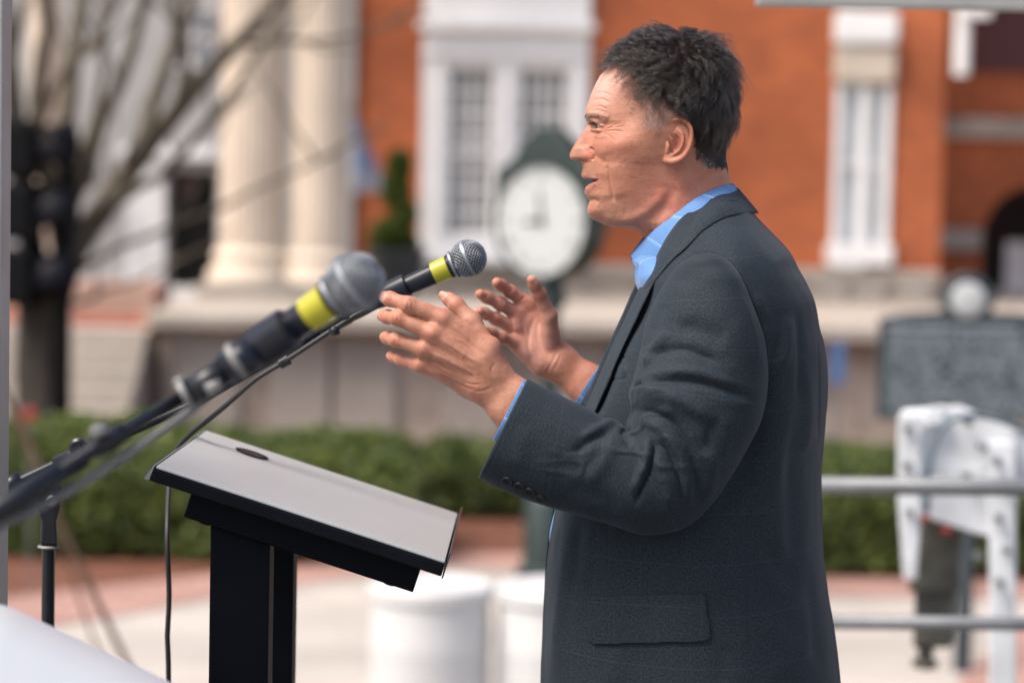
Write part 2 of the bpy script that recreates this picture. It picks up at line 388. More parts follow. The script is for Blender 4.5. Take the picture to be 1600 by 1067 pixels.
# narrow window
wn = MB()
for a in ((1298, 1309, 126, 372), (1374, 1387, 126, 372), (1336, 1352, 126, 372)): bxp(wn, *a, YB - .06, YB + .2)
nar = wn.build('window', M_WHITE, bl, bevel=.01)
m = MB(); bxp(m, 1309.2, 1373.8, 126, 372, YB + .08, YB + .09); m.build('pane', simple('curtained_glass', (.50, .53, .56), .3, var=.12, scale=2), nar)
for q in ((1309.2, 1335.8), (1352.2, 1373.8)):
    m = MB(); bxp(m, *q, 246, 252, YB, YB + .075); m.build('glazing_bar', M_WHITE, nar)
m = MB(); bxp(m, 1290, 1392, 372.5, 404, YB - .2, YB + .1); m.build('sill', M_WHITE, nar, bevel=.012)
m = MB(); bxp(m, 1294, 1390, 66, 122, YB - .14, YB + .1); m.build('keystone_lintel', M_COLUMN, nar, bevel=.05)
m = MB(); bxp(m, 1293, 1391, 12, 62, YB - .2, YB + .1); m.build('apron', M_WHITE, nar, bevel=.05)
# recessed wing with a dark arch on the right
YR = 29.5; XR = lambda px: xx(px, YR); ZR = lambda py: zz(py, YR, 1500)
ac, ar = XR(1618), XR(1618) - XR(1534); zs = ZR(372)
m = MB(); n_ = 20; m.box(XR(1440), ac - ar, YR, YR + .6, ZT, ZTOP); arch = [(ac - ar * math.cos(math.pi * i / n_), zs + ar * math.sin(math.pi * i / n_)) for i in range(n_ + 1)]
for i in range(n_):
    (x0, z0), (x1, z1) = arch[i], arch[i + 1]; m.hexa([(x0, YR + .001, z0), (x1, YR + .001, z1), (x1, YR + .6, z1), (x0, YR + .6, z0), (x0, YR + .001, ZTOP), (x1, YR + .001, ZTOP), (x1, YR + .6, ZTOP), (x0, YR + .6, ZTOP)])
m.box(ac + ar, ac + 12, YR, YR + .6, ZT, ZTOP); m.build('wing_wall', M_BRICK, bl)
m = MB(); m.box(X(1468) - .5, X(1468), YB + .502, YR - .002, ZT, ZTOP); m.build('side_wall', M_BRICK, bl)
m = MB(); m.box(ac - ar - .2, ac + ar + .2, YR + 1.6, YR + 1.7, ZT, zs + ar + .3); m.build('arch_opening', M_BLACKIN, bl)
m = MB(); m.box(XR(1597), XR(1640), YR + .9, YR + 1.0, ZT + .002, ZR(378)); m.build('white_panel', M_WHITE, bl)  # plain white panel standing inside the arch
for p0, p1, q0, q1, d_, mt in ((1452, 1760, 184, 217, .14, M_STONE2), (1462, 1530, 358, 392, .16, M_STONE)):
    m = MB(); m.box(XR(p0), XR(p1), YR - d_, YR - .003, ZR(q1), ZR(q0)); m.build('stone_band', mt, bl, bevel=.03)
m = MB(); m.box(XR(1512), XR(1760), YR - .05, YR - .004, ZR(112), ZR(-180)); m.build('maroon_panel', simple('maroon_paint', (.085, .018, .016), .6), bl)
m = MB(); a = np.array([X(1490), YB + .62, Z(118, 1490)]); m.tube([a + (0, -.75, 0), a + (0, -.75, 1.2), a + (0, -.75, 3.4)], .085, 12); m.box(X(1482), X(1530), YB - .25, YB - .05, Z(28, 1500), Z(8, 1500)); m.build('downpipe', M_WHITE, bl, smooth=False)
# portico on the left: columns, recessed grey wall, doorway
YC = 24.6; XC = lambda px: xx(px, YC, 300)
def column(px, w_, lab, grp='stone portico columns'):
    c = thing('column', (XC(px), YC, ZT), lab, 'column', grp); r = w_ / 2 / F * YC; m = MB(); R_ = []
    nseg = 48
    for z_, k_ in ((ZT + .52, 1.0), (ZT + 3, .99), (ZT + 6, .94), (ZTOP, .80)):
        t = np.arange(nseg * 2) * math.pi / nseg; rr = r * k_ * (1 - .05 * (np.arange(nseg * 2) % 4 < 2) * (z_ > 0)); R_.append(np.stack([XC(px) + rr * np.cos(t), YC + rr * np.sin(t), np.full(nseg * 2, z_)], 1))
    m.rings(R_); m.build('shaft', M_COLUMN, c)
    m = MB(); m.lathe((XC(px), YC, ZT + .16), (XC(px), YC, ZT + .6), [(0, r * 1.34), (.05, r * 1.40), (.12, r * 1.34), (.17, r * 1.16), (.22, r * 1.14), (.27, r * 1.22), (.32, r * 1.16), (.355, r * 1.02)], 48); m.build('base', M_COLUMN, c, auto=40)
    m = MB(); m.box(XC(px) - r * 1.5, XC(px) + r * 1.5, YC - r * 1.5, YC + r * 1.5, ZT + .003, ZT + .158); m.build('plinth', M_STONE, c, bevel=.012)
column(394, 100, 'left of the two fluted cream columns beside the dark doorway'); column(499, 90, 'right one of the paired cream columns, next to the brick wall')
column(68, 50, 'slim cream column behind the bare tree trunks at the far left')
po = thing('portico', (XC(220), 26.9, ZT), 'grey recessed portico wall with a tall dark doorway in a pale frame', 'portico')
YP = 26.9; XP = lambda px: xx(px, YP, 300); ZP = lambda py: zz(py, YP, 300)
m = MB(); m.box(XP(-500), XP(262), YP, YP + .3, ZT - .4, ZTOP); m.box(XP(262), XP(338), YP + .001, YP + .3, ZP(268), ZTOP); m.box(XP(338), XP(552), YP, YP + .3, ZT, ZTOP); m.build('wall', M_GREYWALL, po)
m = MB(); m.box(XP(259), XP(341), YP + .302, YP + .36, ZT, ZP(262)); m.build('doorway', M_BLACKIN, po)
m = MB(); m.box(XP(270), XP(300), YP + .27, YP + .299, ZT + 1.0, ZT + 1.9); m.build('door_reflection', simple('reflection_pink', (.09, .05, .055), .6), po)  # pinkish reflection in the doorway, painted as a flat panel
m = MB(); m.box(XP(200), XP(261), YP - .12, YP - .002, ZT - .38, ZP(252)); m.box(XP(186), XP(345), YP - .16, YP - .003, ZP(251), ZP(232)); m.build('door_frame', simple('pale_trim', (.68, .69, .70), .6), po, bevel=.02)
m = MB(); m.box(XP(124), XP(198), YP - .08, YP - .002, ZT - .38, ZP(438)); m.build('dado', simple('grey_dado', (.36, .36, .35), .7), po, bevel=.01)
m = MB(); m.box(XP(268), XP(334), YP - .02, YP - .004, ZP(108), ZP(14)); f_ = m.build('window', simple('slate_blue_glass', (.17, .19, .22), .3), po)
m = MB()
for px in (268, 300, 332): m.box(XP(px) - .02, XP(px) + .02, YP - .045, YP - .022, ZP(108), ZP(14))
for py in (14, 60, 106): m.box(XP(266), XP(334), YP - .05, YP - .046, ZP(py) - .02, ZP(py) + .02)
m.build('glazing_bars', M_WHITE, f_)
m = MB(); m.lathe((XP(140), YP - .35, ZP(300)), (XP(140), YP - .35, ZP(230)), [(0, .04), (.05, .12), (.32, .16), (.36, .05), (.46, .02)], 16); m.box(XP(140) - .02, XP(140) + .02, YP - .3, YP, ZP(262), ZP(256)); m.build('wall_lantern', simple('black_lantern', (.02, .02, .022), .4), po)
m = MB(); m.box(XP(-500), XP(556), YP - 2.6, YP + 3, ZTOP + .003, ZTOP + 1.5); m.build('entablature', M_STONE, po)
# ------------------------------------------------------------------ foliage
def leaf_mat(name, stops, rough=.55):
    m, n, b = nodes(name); oi = N(n, 'ShaderNodeNewGeometry'); tc = N(n, 'ShaderNodeTexCoord'); ns = N(n, 'ShaderNodeTexNoise', i_Scale=2.6, i_Detail=3.0); n.links.new(tc.outputs['Object'], ns.inputs['Vector'])
    f = math_(n, 'ADD', math_(n, 'MULTIPLY', oi.outputs['Random Per Island'], .55), math_(n, 'MULTIPLY', ns.outputs[0], .5)); n.links.new(ramp(n, f, stops), b.inputs['Base Color']); b.inputs['Roughness'].default_value = rough
    tr = N(n, 'ShaderNodeBsdfTranslucent'); n.links.new(ramp(n, f, stops), tr.inputs[0]); mx = N(n, 'ShaderNodeMixShader', i_0=.3); out = n.nodes['Material Output']; n.links.new(b.outputs[0], mx.inputs[1]); n.links.new(tr.outputs[0], mx.inputs[2]); n.links.new(mx.outputs[0], out.inputs[0]); return m
M_HEDGE = leaf_mat('hedge_leaves', [(.25, (.03, .05, .014)), (.5, (.085, .125, .03)), (.8, (.20, .235, .055))])
M_TOPI = leaf_mat('topiary_leaves', [(.25, (.04, .08, .014)), (.5, (.09, .14, .022)), (.8, (.20, .22, .03))])
M_BARK = simple('grey_brown_bark', (.085, .068, .046), .9, var=.35, scale=9)
def leaves(P, size, name, mat, parent, seed=1):
    r = np.random.RandomState(seed); n = len(P); u = r.randn(n, 3); u /= np.linalg.norm(u, axis=1, keepdims=True); v = np.cross(u, r.randn(n, 3)); v /= np.linalg.norm(v, axis=1, keepdims=True)
    s = size * r.uniform(.6, 1.3, (n, 1)); V = np.stack([P - u * s, P - v * s * .45, P + u * s, P + v * s * .45], 1).reshape(-1, 3)
    return link_mesh(name, V, np.arange(4 * n).reshape(-1, 4), mat, parent, False)
def hedge(x0, x1, y0, y1, ztop, label, seed, n=26000, bumps=5):
    r = np.random.RandomState(seed); t = thing('hedge', ((x0 + x1) / 2, (y0 + y1) / 2, ZG), label, 'hedge', 'clipped hedges along the planting bed')
    c = [(r.uniform(x0, x1), r.uniform(y0 + .3, y1 - .3), r.uniform(.45, .8)) for _ in range(bumps)]; P = []
    g = lambda x, y: ztop + .035 * np.sin(x * 2.1 + seed) + .02 * np.sin(x * 5.3 + y * 3 + seed) + .02 * np.sin(x * 9 + y * 7)
    a = r.rand(n, 3); x = x0 + (x1 - x0) * a[:, 0]; y = y0 + (y1 - y0) * a[:, 1] ** 1.3; h = g(x, y) - ZG; ex = np.minimum(np.minimum(x - x0, x1 - x), np.minimum(y - y0, y1 - y)); h = h * (1 - .35 * np.exp(-np.maximum(ex, 0) / .16)); z = ZG + .05 + (h - .05) * (1 - a[:, 2] ** 1.5 * .98)
    wob = .08 * vnoise(np.stack([x, y, z], 1), 2.4, seed, 2)
    leaves(np.stack([x + wob, y + wob * 1.3, z + wob], 1), .045, 'foliage', M_HEDGE, t, seed)
    m = MB(); 
    for k in range(max(3, int((x1 - x0) / .5))):
        xs = x0 + .2 + (x1 - x0 - .4) * (k + .5) / max(3, int((x1 - x0) / .5)); ym = (y0 + y1) / 2; m.tube([(xs, ym, ZG), (xs + .05, ym, ZG + .35), (xs + .12, ym + .1, ZG + .7)], [.03, .02, .01], 6); m.tube([(xs, ym, ZG), (xs - .08, ym - .1, ZG + .4), (xs - .15, ym - .15, ZG + .75)], [.025, .018, .008], 6)
    m.build('stems', M_BARK, t, smooth=True); return t
YH = 16.25; XHd = lambda px: xx(px, YH, 760)
hz = lambda py: zz(py, YH, 600)
hedge(XHd(-160), XHd(650), YH, YH + 1.5, hz(688), 'longest clipped green hedge, behind the lectern and the microphone stands', 2, 42000)
hedge(xx(640, 18.7, 760), xx(960, 18.7, 760), 18.7, 20.0, zz(694, 18.7, 760), 'short rounded green hedge behind the raised hands and cuff', 5, 16000)
hedge(XHd(1180), XHd(1690), YH, YH + 1.6, hz(708), 'clipped green hedge on the right behind the railing', 9, 26000)
# topiary in a dark pot in front of the brick wall
tp = thing('potted_topiary', (X(620), YB - 1.0, ZT), 'narrow green topiary in a dark pot against the brick wall', 'plant'); r = np.random.RandomState(4); P = []
for cx, cy, rx, ry, n_ in ((624, 258, 19, 24, 1500), (617, 298, 25, 28, 1900), (631, 335, 22, 22, 1500), (610, 365, 32, 22, 1900), (600, 388, 26, 15, 1100), (636, 380, 18, 17, 1000)):
    q = r.randn(n_, 3); q = q / np.linalg.norm(q, axis=1, keepdims=True) * r.rand(n_, 1) ** .45; c_ = Wp(cx, cy, YB - 1.0); P.append(c_ + q * np.array([rx, rx, ry]) / F * YB)
leaves(np.vstack(P), .055, 'foliage', M_TOPI, tp, 3)
m = MB(); c_ = Wp(620, 400, YB - 1.0); m.tube([(c_[0], c_[1], ZT + .3), (c_[0] + .03, c_[1], c_[2] + .4), (c_[0], c_[1], c_[2] + .9)], [.04, .03, .02], 8); m.build('stem', M_BARK, tp, smooth=True)
m = MB(); m.lathe((c_[0], c_[1], ZT + .002), (c_[0], c_[1], ZT + 1), [(0, .20), (.04, .22), (.40, .31), (.44, .34), (.50, .34), (.50, .29), (.42, .27)], 32); m.build('pot', simple('charcoal_pot', (.045, .05, .055), .6), tp, auto=40)
# bare multi-stemmed tree
YTr = 18.4; KT = YTr / 13.6
tr = thing('bare_tree', tuple(Gp(78, 302 + F * 2.55 / YTr)), 'leafless multi-stemmed tree with grey brown limbs at the left', 'tree'); trunk = MB(); r = np.random.RandomState(12)
bp = Wp(78, 1008, YTr); base = np.array([bp[0], YTr, ZG])
def limb(pts, r0, r1, Y0=YTr, Y1=None, twigs=0):
    global trunk
    pts = np.array([[*p, Y0 + (Y1 if Y1 is not None else Y0) * 0] for p in pts], float); n = len(pts); Y0 = Y0 if Y0 == YTr else Y0 * KT; ys_ = np.linspace(Y0, Y0 if Y1 is None else Y1 * KT, n)
    P = spline(Wp(pts[:, 0], pts[:, 1], ys_), 14); P = P + r.randn(*P.shape) * .008; trunk.tube(P, KT * np.linspace(r0, r1, 14), 10)
    for _ in range(twigs):
        k = r.randint(3, 13); d = (P[k] - P[k - 2]); d /= np.linalg.norm(d); d = d + r.randn(3) * .45 + np.array([0, 0, .25]); d /= np.linalg.norm(d); L_ = r.uniform(.4, 1.3); q = P[k] + d * np.linspace(0, L_, 6)[:, None] + r.randn(6, 3) * .02 + np.array([0, 0, 1]) * np.linspace(0, .2, 6)[:, None] ** 2; tw.tube(q, np.linspace(.016, .005, 6), 6)
tw = MB()
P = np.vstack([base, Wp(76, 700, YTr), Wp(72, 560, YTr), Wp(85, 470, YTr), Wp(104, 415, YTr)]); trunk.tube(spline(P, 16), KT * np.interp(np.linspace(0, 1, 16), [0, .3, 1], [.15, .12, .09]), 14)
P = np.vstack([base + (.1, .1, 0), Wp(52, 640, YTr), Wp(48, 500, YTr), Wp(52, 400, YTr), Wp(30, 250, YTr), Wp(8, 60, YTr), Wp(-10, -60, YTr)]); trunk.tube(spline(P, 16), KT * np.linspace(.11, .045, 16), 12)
trunk.build('trunk', simple('shaded_bark', (.040, .032, .026), .95, var=.35, scale=8), tr, smooth=True); trunk = MB()  # same bark as the limbs, with the trunk's shade painted into its colour
for a in (([(98,430),(128,372),(170,310),(215,250),(262,192),(330,112),(385,55),(450,-20)],.085,.03,YTr,14.2,7), ([(205,262),(228,200),(243,150),(262,95),(285,30),(305,-40)],.055,.028,YTr,14.0,5), ([(250,208),(280,150),(290,90),(275,30),(268,-30)],.035,.018,YTr,13.2,4),
          ([(104,420),(108,330),(104,240),(106,150),(118,60),(132,-30)],.075,.045,YTr,14.4,5), ([(108,330),(135,250),(165,175),(195,110),(215,40),(235,-40)],.05,.025,YTr,13.3,5), ([(98,430),(84,330),(62,240),(55,150),(70,60),(75,-30)],.06,.035,YTr,13.0,4),
          ([(150,335),(210,300),(262,262),(325,190),(400,90),(440,20),(470,-30)],.032,.016,YTr,14.6,5), ([(120,420),(190,385),(280,350),(360,318),(440,280),(520,235),(610,200)],.02,.008,YTr,14.0,3), ([(370,70),(440,66),(520,62),(590,45),(680,22)],.018,.008,14.1,14.4,3),
          ([(35,260),(22,180),(20,90),(35,0)],.03,.018,YTr,13.1,3), ([(130,240),(160,130),(158,50),(175,-30)],.03,.02,14.2,14.8,3), ([(60,190),(95,120),(150,60),(200,-20)],.028,.014,13.2,13.0,3), ([(115,475),(170,452),(230,430),(290,400)],.016,.007,YTr,13.2,2)): limb(*a)
trunk.build('limbs', M_BARK, tr, smooth=True); tw.build('twigs', M_BARK, tr, smooth=True)
# ================================================================== STREET OBJECTS
M_DGREEN = simple('dark_green_iron', (.016, .030, .028), .45, var=.2, scale=6)
M_DIAL = simple('clock_dial_white', (.43, .45, .45), .4, var=.03)
M_BLACK = simple('black_satin', (.010, .011, .013), .42, var=.2, scale=30)
M_STEEL = simple('galvanised_steel', (.17, .18, .19), .5, metal=.3, var=.15, scale=14)
# street clock
YK = 15.6; ck = thing('street_clock', tuple(Gp(838, 302 + F * 2.55 / YK)), 'dark green post clock with round white dial and curved crest', 'clock')
cc = Wp(865, 345, YK); yaw = math.radians(-36); fx = np.array([math.cos(yaw), -math.sin(yaw) * -1, 0]); fx = np.array([math.cos(yaw), math.sin(yaw), 0]); fy = np.array([-math.sin(yaw), math.cos(yaw), 0]); up = np.array([0, 0, 1.])
u = YK / F
def cpt(a, b, d): return cc + fx * a * u + up * b * u + fy * d
fx_, fy_ = fx, fy
m = MB(); rr = np.arange(48) * math.pi / 24; R_ = [np.array([cpt(k * math.cos(t), k * math.sin(t), d) for t in rr]) for k, d in ((86, -.10), (92, -.13), (92, .06), (88, .09))]; m.rings(R_); m.build('case', M_DGREEN, ck, auto=40)
m = MB(); R_ = [np.array([cpt(k * math.cos(t), k * math.sin(t), d) for t in rr]) for k, d in ((85, -.134), (85, -.155), (90, -.155), (91, -.134))]; m.rings(R_ , cap=False); m.build('bezel', M_DGREEN, ck, auto=40)
m = MB(); m.rings([np.array([cpt(85 * math.cos(t), 85 * math.sin(t), d) for t in rr]) for d in (-.14, -.131)]); dial = m.build('dial', M_DIAL, ck)
m = MB()
def bar(m, x0, y0, x1, y1, w, d0, d1):
    a, b = np.array([x0, y0], float), np.array([x1, y1], float); t = (b - a) / np.linalg.norm(b - a); nn = np.array([-t[1], t[0]]) * w / 2
    q = [a - nn, b - nn, b + nn, a + nn]; m.hexa([cpt(*p, d1) for p in q] + [cpt(*p, d0) for p in q])
NUM = ['XII', 'I', 'II', 'III', 'IIII', 'V', 'VI', 'VII', 'VIII', 'IX', 'X', 'XI']
for k, s_n in enumerate(NUM):
    m = MB()
    th = math.pi / 2 - k * math.pi / 6; ur = np.array([math.cos(th), math.sin(th)]); ut = np.array([ur[1], -ur[0]]); xs = 0; W_ = {'I': 3.4, 'V': 6.2, 'X': 6.2}; tot = sum(W_[c] for c in s_n); xs = -tot / 2
    for c in s_n:
        mid = xs + W_[c] / 2; f = lambda a, b: ur * (70 + b) + ut * a
        if c == 'I': bar(m, *f(mid, -6), *f(mid, 6), 1.5, -.144, -.1405)
        if c == 'V': bar(m, *f(mid - 2.2, 6), *f(mid, -6), 1.5, -.144, -.1405); bar(m, *f(mid + 2.2, 6), *f(mid, -6), 1.2, -.1455, -.142)
        if c == 'X': bar(m, *f(mid - 2.2, 6), *f(mid + 2.2, -6), 1.5, -.144, -.1405); bar(m, *f(mid + 2.2, 6), *f(mid - 2.2, -6), 1.2, -.1455, -.142)
        xs += W_[c]
    m.build('numeral', MATS.get('faded_numeral') or simple('faded_numeral', (.12, .13, .13), .5), dial)
m = MB(); bar(m, 4, -10, -3, 46, 3.6, -.152, -.149); m.build('minute_hand', M_BLACK, dial)
m = MB(); bar(m, 8, 2, -32, -4, 4.6, -.148, -.1456); m.build('hour_hand', M_BLACK, dial)
m = MB(); m.rings([np.array([cpt(6 * math.cos(t), 6 * math.sin(t), d) for t in rr[::3]]) for d in (-.16, -.14)]); m.build('hub', M_BLACK, dial)
half = [(94, 10), (94, 60), (90, 82), (72, 90), (57, 102), (52, 112), (44, 122), (30, 134), (13, 146), (0, 148)]
out = half + [(-a, b) for a, b in half[::-1][1:]] + [(-80, 0), (-50, -30), (50, -30), (80, 0)]
m = MB(); n_ = len(out); m.rings([np.array([cpt(a, b - 2, d) for a, b in out]) for d in (-.12, .03)]); m.build('crest', M_DGREEN, ck, bevel=.012)
m = MB(); b0 = Gp(838, 302 + F * 2.55 / YK); zb_ = cc[2] - 84 * u
m.lathe((cc[0], YK + .03, ZG), (cc[0], YK + .03, zb_), [(0, .20), (.12, .20), (.14, .16), (.55, .15), (.6, .12), (.7, .068), (1.2, .060), (zb_ - ZG - .25, .052), (zb_ - ZG - .18, .10), (zb_ - ZG - .10, .075), (zb_ - ZG + .04, .09)], 20); m.build('post', M_DGREEN, ck, auto=40)
# historical marker
YM2 = 13.0; U2 = YM2 / F; mk = thing('historical_marker', (xx(1515, YM2, 700), YM2, ZG), 'dark blue-grey cast plaque with rows of raised pale text and a round seal on top', 'sign')
mc = Wp(1522, 572, YM2); M_PLQ = simple('plaque_slate', (.028, .040, .048), .5, var=.2, scale=5); M_LET = simple('raised_letter_grey', (.48, .52, .55), .5)
m = MB(); o2 = [(-150, -86), (150, -86), (150, 72), (118, 80), (60, 84), (-60, 84), (-118, 80), (-150, 72)]; m.rings([np.array([mc + np.array([a * U2, d, b * U2]) for a, b in o2]) for d in (-.025, .025)]); pl = m.build('plaque', M_PLQ, mk, bevel=.008)
m = MB(); ob = [(-146, -82), (146, -82), (146, 70), (-146, 70)]
for i in range(4):
    a, b = ob[i], ob[(i + 1) % 4]
    x0, x1 = sorted((a[0], b[0])); z0, z1 = sorted((a[1], b[1])); m.box(mc[0] + (x0 - 1.5) * U2, mc[0] + (x1 + 1.5) * U2, mc[1] - .033 - .001 * i, mc[1] - .026, mc[2] + (z0 - 1.5) * U2, mc[2] + (z1 + 1.5) * U2)
m.build('raised_border', M_PLQ, pl)
mi, ni, bi_ = nodes('inscription'); tc = N(ni, 'ShaderNodeTexCoord'); sx_ = N(ni, 'ShaderNodeSeparateXYZ'); ni.links.new(tc.outputs['Object'], sx_.inputs[0])
def rows(z0, pitch, h, lw, thr):
    """raised letters as a pattern: rows of uneven strokes grouped into words"""
    q = math_(ni, 'DIVIDE', math_(ni, 'SUBTRACT', z0, sx_.outputs[2]), pitch); band = math_(ni, 'LESS_THAN', math_(ni, 'FRACT', q), h / pitch); row = math_(ni, 'FLOOR', q)
    cb = N(ni, 'ShaderNodeCombineXYZ'); ni.links.new(math_(ni, 'DIVIDE', sx_.outputs[0], lw), cb.inputs[0]); ni.links.new(math_(ni, 'MULTIPLY', row, 7.3), cb.inputs[1])
    a_ = N(ni, 'ShaderNodeTexNoise', i_Scale=1.0, i_Detail=1.0); ni.links.new(cb.outputs[0], a_.inputs['Vector'])
    c2 = N(ni, 'ShaderNodeCombineXYZ'); ni.links.new(math_(ni, 'DIVIDE', sx_.outputs[0], lw * 4), c2.inputs[0]); ni.links.new(math_(ni, 'MULTIPLY', row, 3.1), c2.inputs[1])
    b_ = N(ni, 'ShaderNodeTexNoise', i_Scale=1.0, i_Detail=0.0); ni.links.new(c2.outputs[0], b_.inputs['Vector'])
    return math_(ni, 'MULTIPLY', band, math_(ni, 'MULTIPLY', math_(ni, 'GREATER_THAN', a_.outputs[0], thr), math_(ni, 'GREATER_THAN', b_.outputs[0], .36)))
zt_ = float(mc[2] + 46 * U2); body_ = math_(ni, 'MULTIPLY', rows(zt_, 13 * U2, 7.5 * U2, .012, .42), math_(ni, 'LESS_THAN', sx_.outputs[2], zt_)); title_ = math_(ni, 'MULTIPLY', rows(zt_ + 21 * U2, 21 * U2, 13 * U2, .022, .40), math_(ni, 'GREATER_THAN', sx_.outputs[2], zt_ + 7 * U2))
ni.links.new(mixc(ni, math_(ni, 'MAXIMUM', body_, title_), (.030, .042, .052), (.20, .235, .255)), bi_.inputs['Base Color']); bi_.inputs['Roughness'].default_value = .5
m = MB(); m.box(mc[0] - 138 * U2, mc[0] + 138 * U2, mc[1] - .0275, mc[1] - .0252, mc[2] - 76 * U2, mc[2] + 68 * U2); m.build('inscription', mi, pl)
sc_ = mc + np.array([-14 * U2, 0, 104 * U2]); m = MB(); m.lathe(sc_ + (0, .035, 0), sc_ - (0, .035, 0), [(0, 38 * U2), (.01, 41 * U2), (.06, 41 * U2), (.07, 37 * U2)], 40); sl_ = m.build('seal', M_PLQ, mk, auto=40)
m = MB(); m.lathe(sc_ - (0, .0355, 0), sc_ - (0, .06, 0), [(0, 27 * U2), (.006, 27 * U2), (.012, 24 * U2)], 36); m.build('emblem', M_DIAL, sl_, auto=40)
m = MB(); m.lathe((mc[0], YM2 + .06, ZG), (mc[0], YM2 + .06, mc[2]), [(0, .05), (mc[2] - ZG + .05, .05)], 20); m.build('post', M_PLQ, mk, auto=40)
# small blue sign
bs = Wp(1309, 567, 20.0); m = MB(); m.box(bs[0] - .055, bs[0] + .055, bs[1] - .01, bs[1] + .01, bs[2] - .17, bs[2] + .17); t = thing('parking_sign', (bs[0], 20, ZG), 'small narrow blue sign on a thin post beside the jacket back', 'sign'); m.build('panel', simple('sign_blue', (.07, .15, .32), .5), t); m = MB(); m.lathe((bs[0], 20.03, ZG), (bs[0], 20.03, bs[2]), [(0, .02), (bs[2] - ZG + .1, .02)], 12); m.build('post', M_STEEL, t)
# banner on the brick wall
fg_ = MB(); YF = 25.4; n_ = 14; top = []; 
for side in (0, .02):
    for i in range(n_ + 1):
        for j in range(7):
            ti, tj = i / n_, j / 6; x_ = 548 + (4 + 42 * min(1, ti * 1.25)) * tj; yv = 182 + 122 * ti * (1 - .0 * tj) - (6 * tj if i else 0); P = Wp(x_, yv, YF + side + .10 * math.sin(tj * 9 + ti * 3)); top.append(P)
V = np.array(top); q = gridfaces(n_ + 1, 7); fl = thing('flag', tuple(Wp(548, 182, YF)), 'pale blue and white flag hanging beside the right column', 'flag')
mfl, nfl, bfl = nodes('flag_cloth'); tc = N(nfl, 'ShaderNodeTexCoord'); sx_ = N(nfl, 'ShaderNodeSeparateXYZ'); nfl.links.new(tc.outputs['Object'], sx_.inputs[0]); wv_ = N(nfl, 'ShaderNodeTexNoise', i_Scale=4.0); nfl.links.new(tc.outputs['Object'], wv_.inputs['Vector']); nfl.links.new(ramp(nfl, wv_.outputs[0], [(.35, (.30, .42, .68)), (.6, (.55, .58, .66))]), bfl.inputs['Base Color']); bfl.inputs['Roughness'].default_value = .8
link_mesh('cloth', V[:len(V) // 2], q, mfl, fl).modifiers.new('t', 'SOLIDIFY').thickness = .01
m = MB(); a = Wp(546, 176, YF); m.tube([a + (-.25, .9, -.45), a + (0, 0, 0), a + (.05, -.15, .1)], .016, 8); m.build('flagpole', M_STEEL, fl, smooth=True)
# white drums on the street
def drum(px, lab, first=None):
    Yd = 10.4; c = Wp(px, 990, Yd); rd = 96 * Yd / F; t = thing('drum', (c[0], Yd, ZG), lab, 'drum', 'white drums standing by the stage'); zt = zz(911, Yd, 670); h = zt - ZG
    m = MB(); m.lathe((c[0], Yd, ZG + .003), (c[0], Yd, zt), [(0, rd * .93), (.03, rd * .97), (h * .3, rd * .985), (h * .33, rd * 1.0), (h * .36, rd * .985), (h * .66, rd * .985), (h * .69, rd), (h * .72, rd * .985), (h - .06, rd * .97)], 48); m.build('body', MATS['white_plastic'], t, auto=40)
    m = MB(); m.lathe((c[0], Yd, zt - .058), (c[0], Yd, zt), [(0, rd * .97), (.004, rd * 1.03), (.05, rd * 1.03), (.062, rd * .98), (.055, rd * .9), (.05, rd * .2)], 48); m.build('lid', MATS['white_plastic'], t, auto=40)
simple('white_plastic', (.53, .53, .53), .45, var=.04, scale=2)
drum(672, 'white plastic drum below the lectern, fully in view'); drum(869, 'white plastic drum half hidden behind the front of the jacket')
# railing behind the man
YRl = 5.0; rl = thing('railing', (xx(1250, YRl, 900), YRl, 0), 'grey galvanised two-bar railing at the back of the stage', 'railing')
for py, r_ in ((760, .0185), (973, .0150)):
    m = MB(); a = Wp(1215, py - 2, YRl); b = Wp(1900, py + 4, YRl); m.tube([a, (a + b) / 2, b], r_, 16); m.build('rail', M_STEEL, rl, smooth=True)
for px in (1215, 1900):
    m = MB(); a = Wp(px, 760, YRl + .002); m.tube([(a[0], YRl, .002), (a[0], YRl, .5), (a[0], YRl, a[2] + .012)], .024, 16); m.box(a[0] - .06, a[0] + .06, YRl - .06, YRl + .06, .001, .009); m.build('post', M_STEEL, rl, smooth=False)
# overhead bar and side pole of the stage canopy
cn = thing('canopy_frame', (xx(0, 2.6, 500), 4.4, 0), 'grey metal canopy frame, its beam crossing the top right corner', 'frame')
m = MB(); a = Wp(1183, 4, 4.4); b = Wp(1700, 6, 4.4); m.box(a[0], b[0] + 1.5, 4.38, 4.44, Wp(1183, 8, 4.4)[2], Wp(1183, -24, 4.4)[2]); m.build('beam', simple('dull_aluminium', (.33, .33, .32), .5, metal=.3, var=.1), cn, bevel=.003)
m = MB(); m.box(b[0] + 1.44, b[0] + 1.5, 4.38, 4.44, .001, Wp(1183, 8, 4.4)[2] - .001); m.build('upright', MATS['dull_aluminium'], cn, bevel=.003)
m = MB(); p0 = Wp(0, 500, 2.7); m.box(p0[0] - .045, p0[0] + .0045, 2.68, 2.73, .001, Wp(0, -120, 2.7)[2]); m.build('side_upright', MATS['dull_aluminium'], cn, bevel=.002)
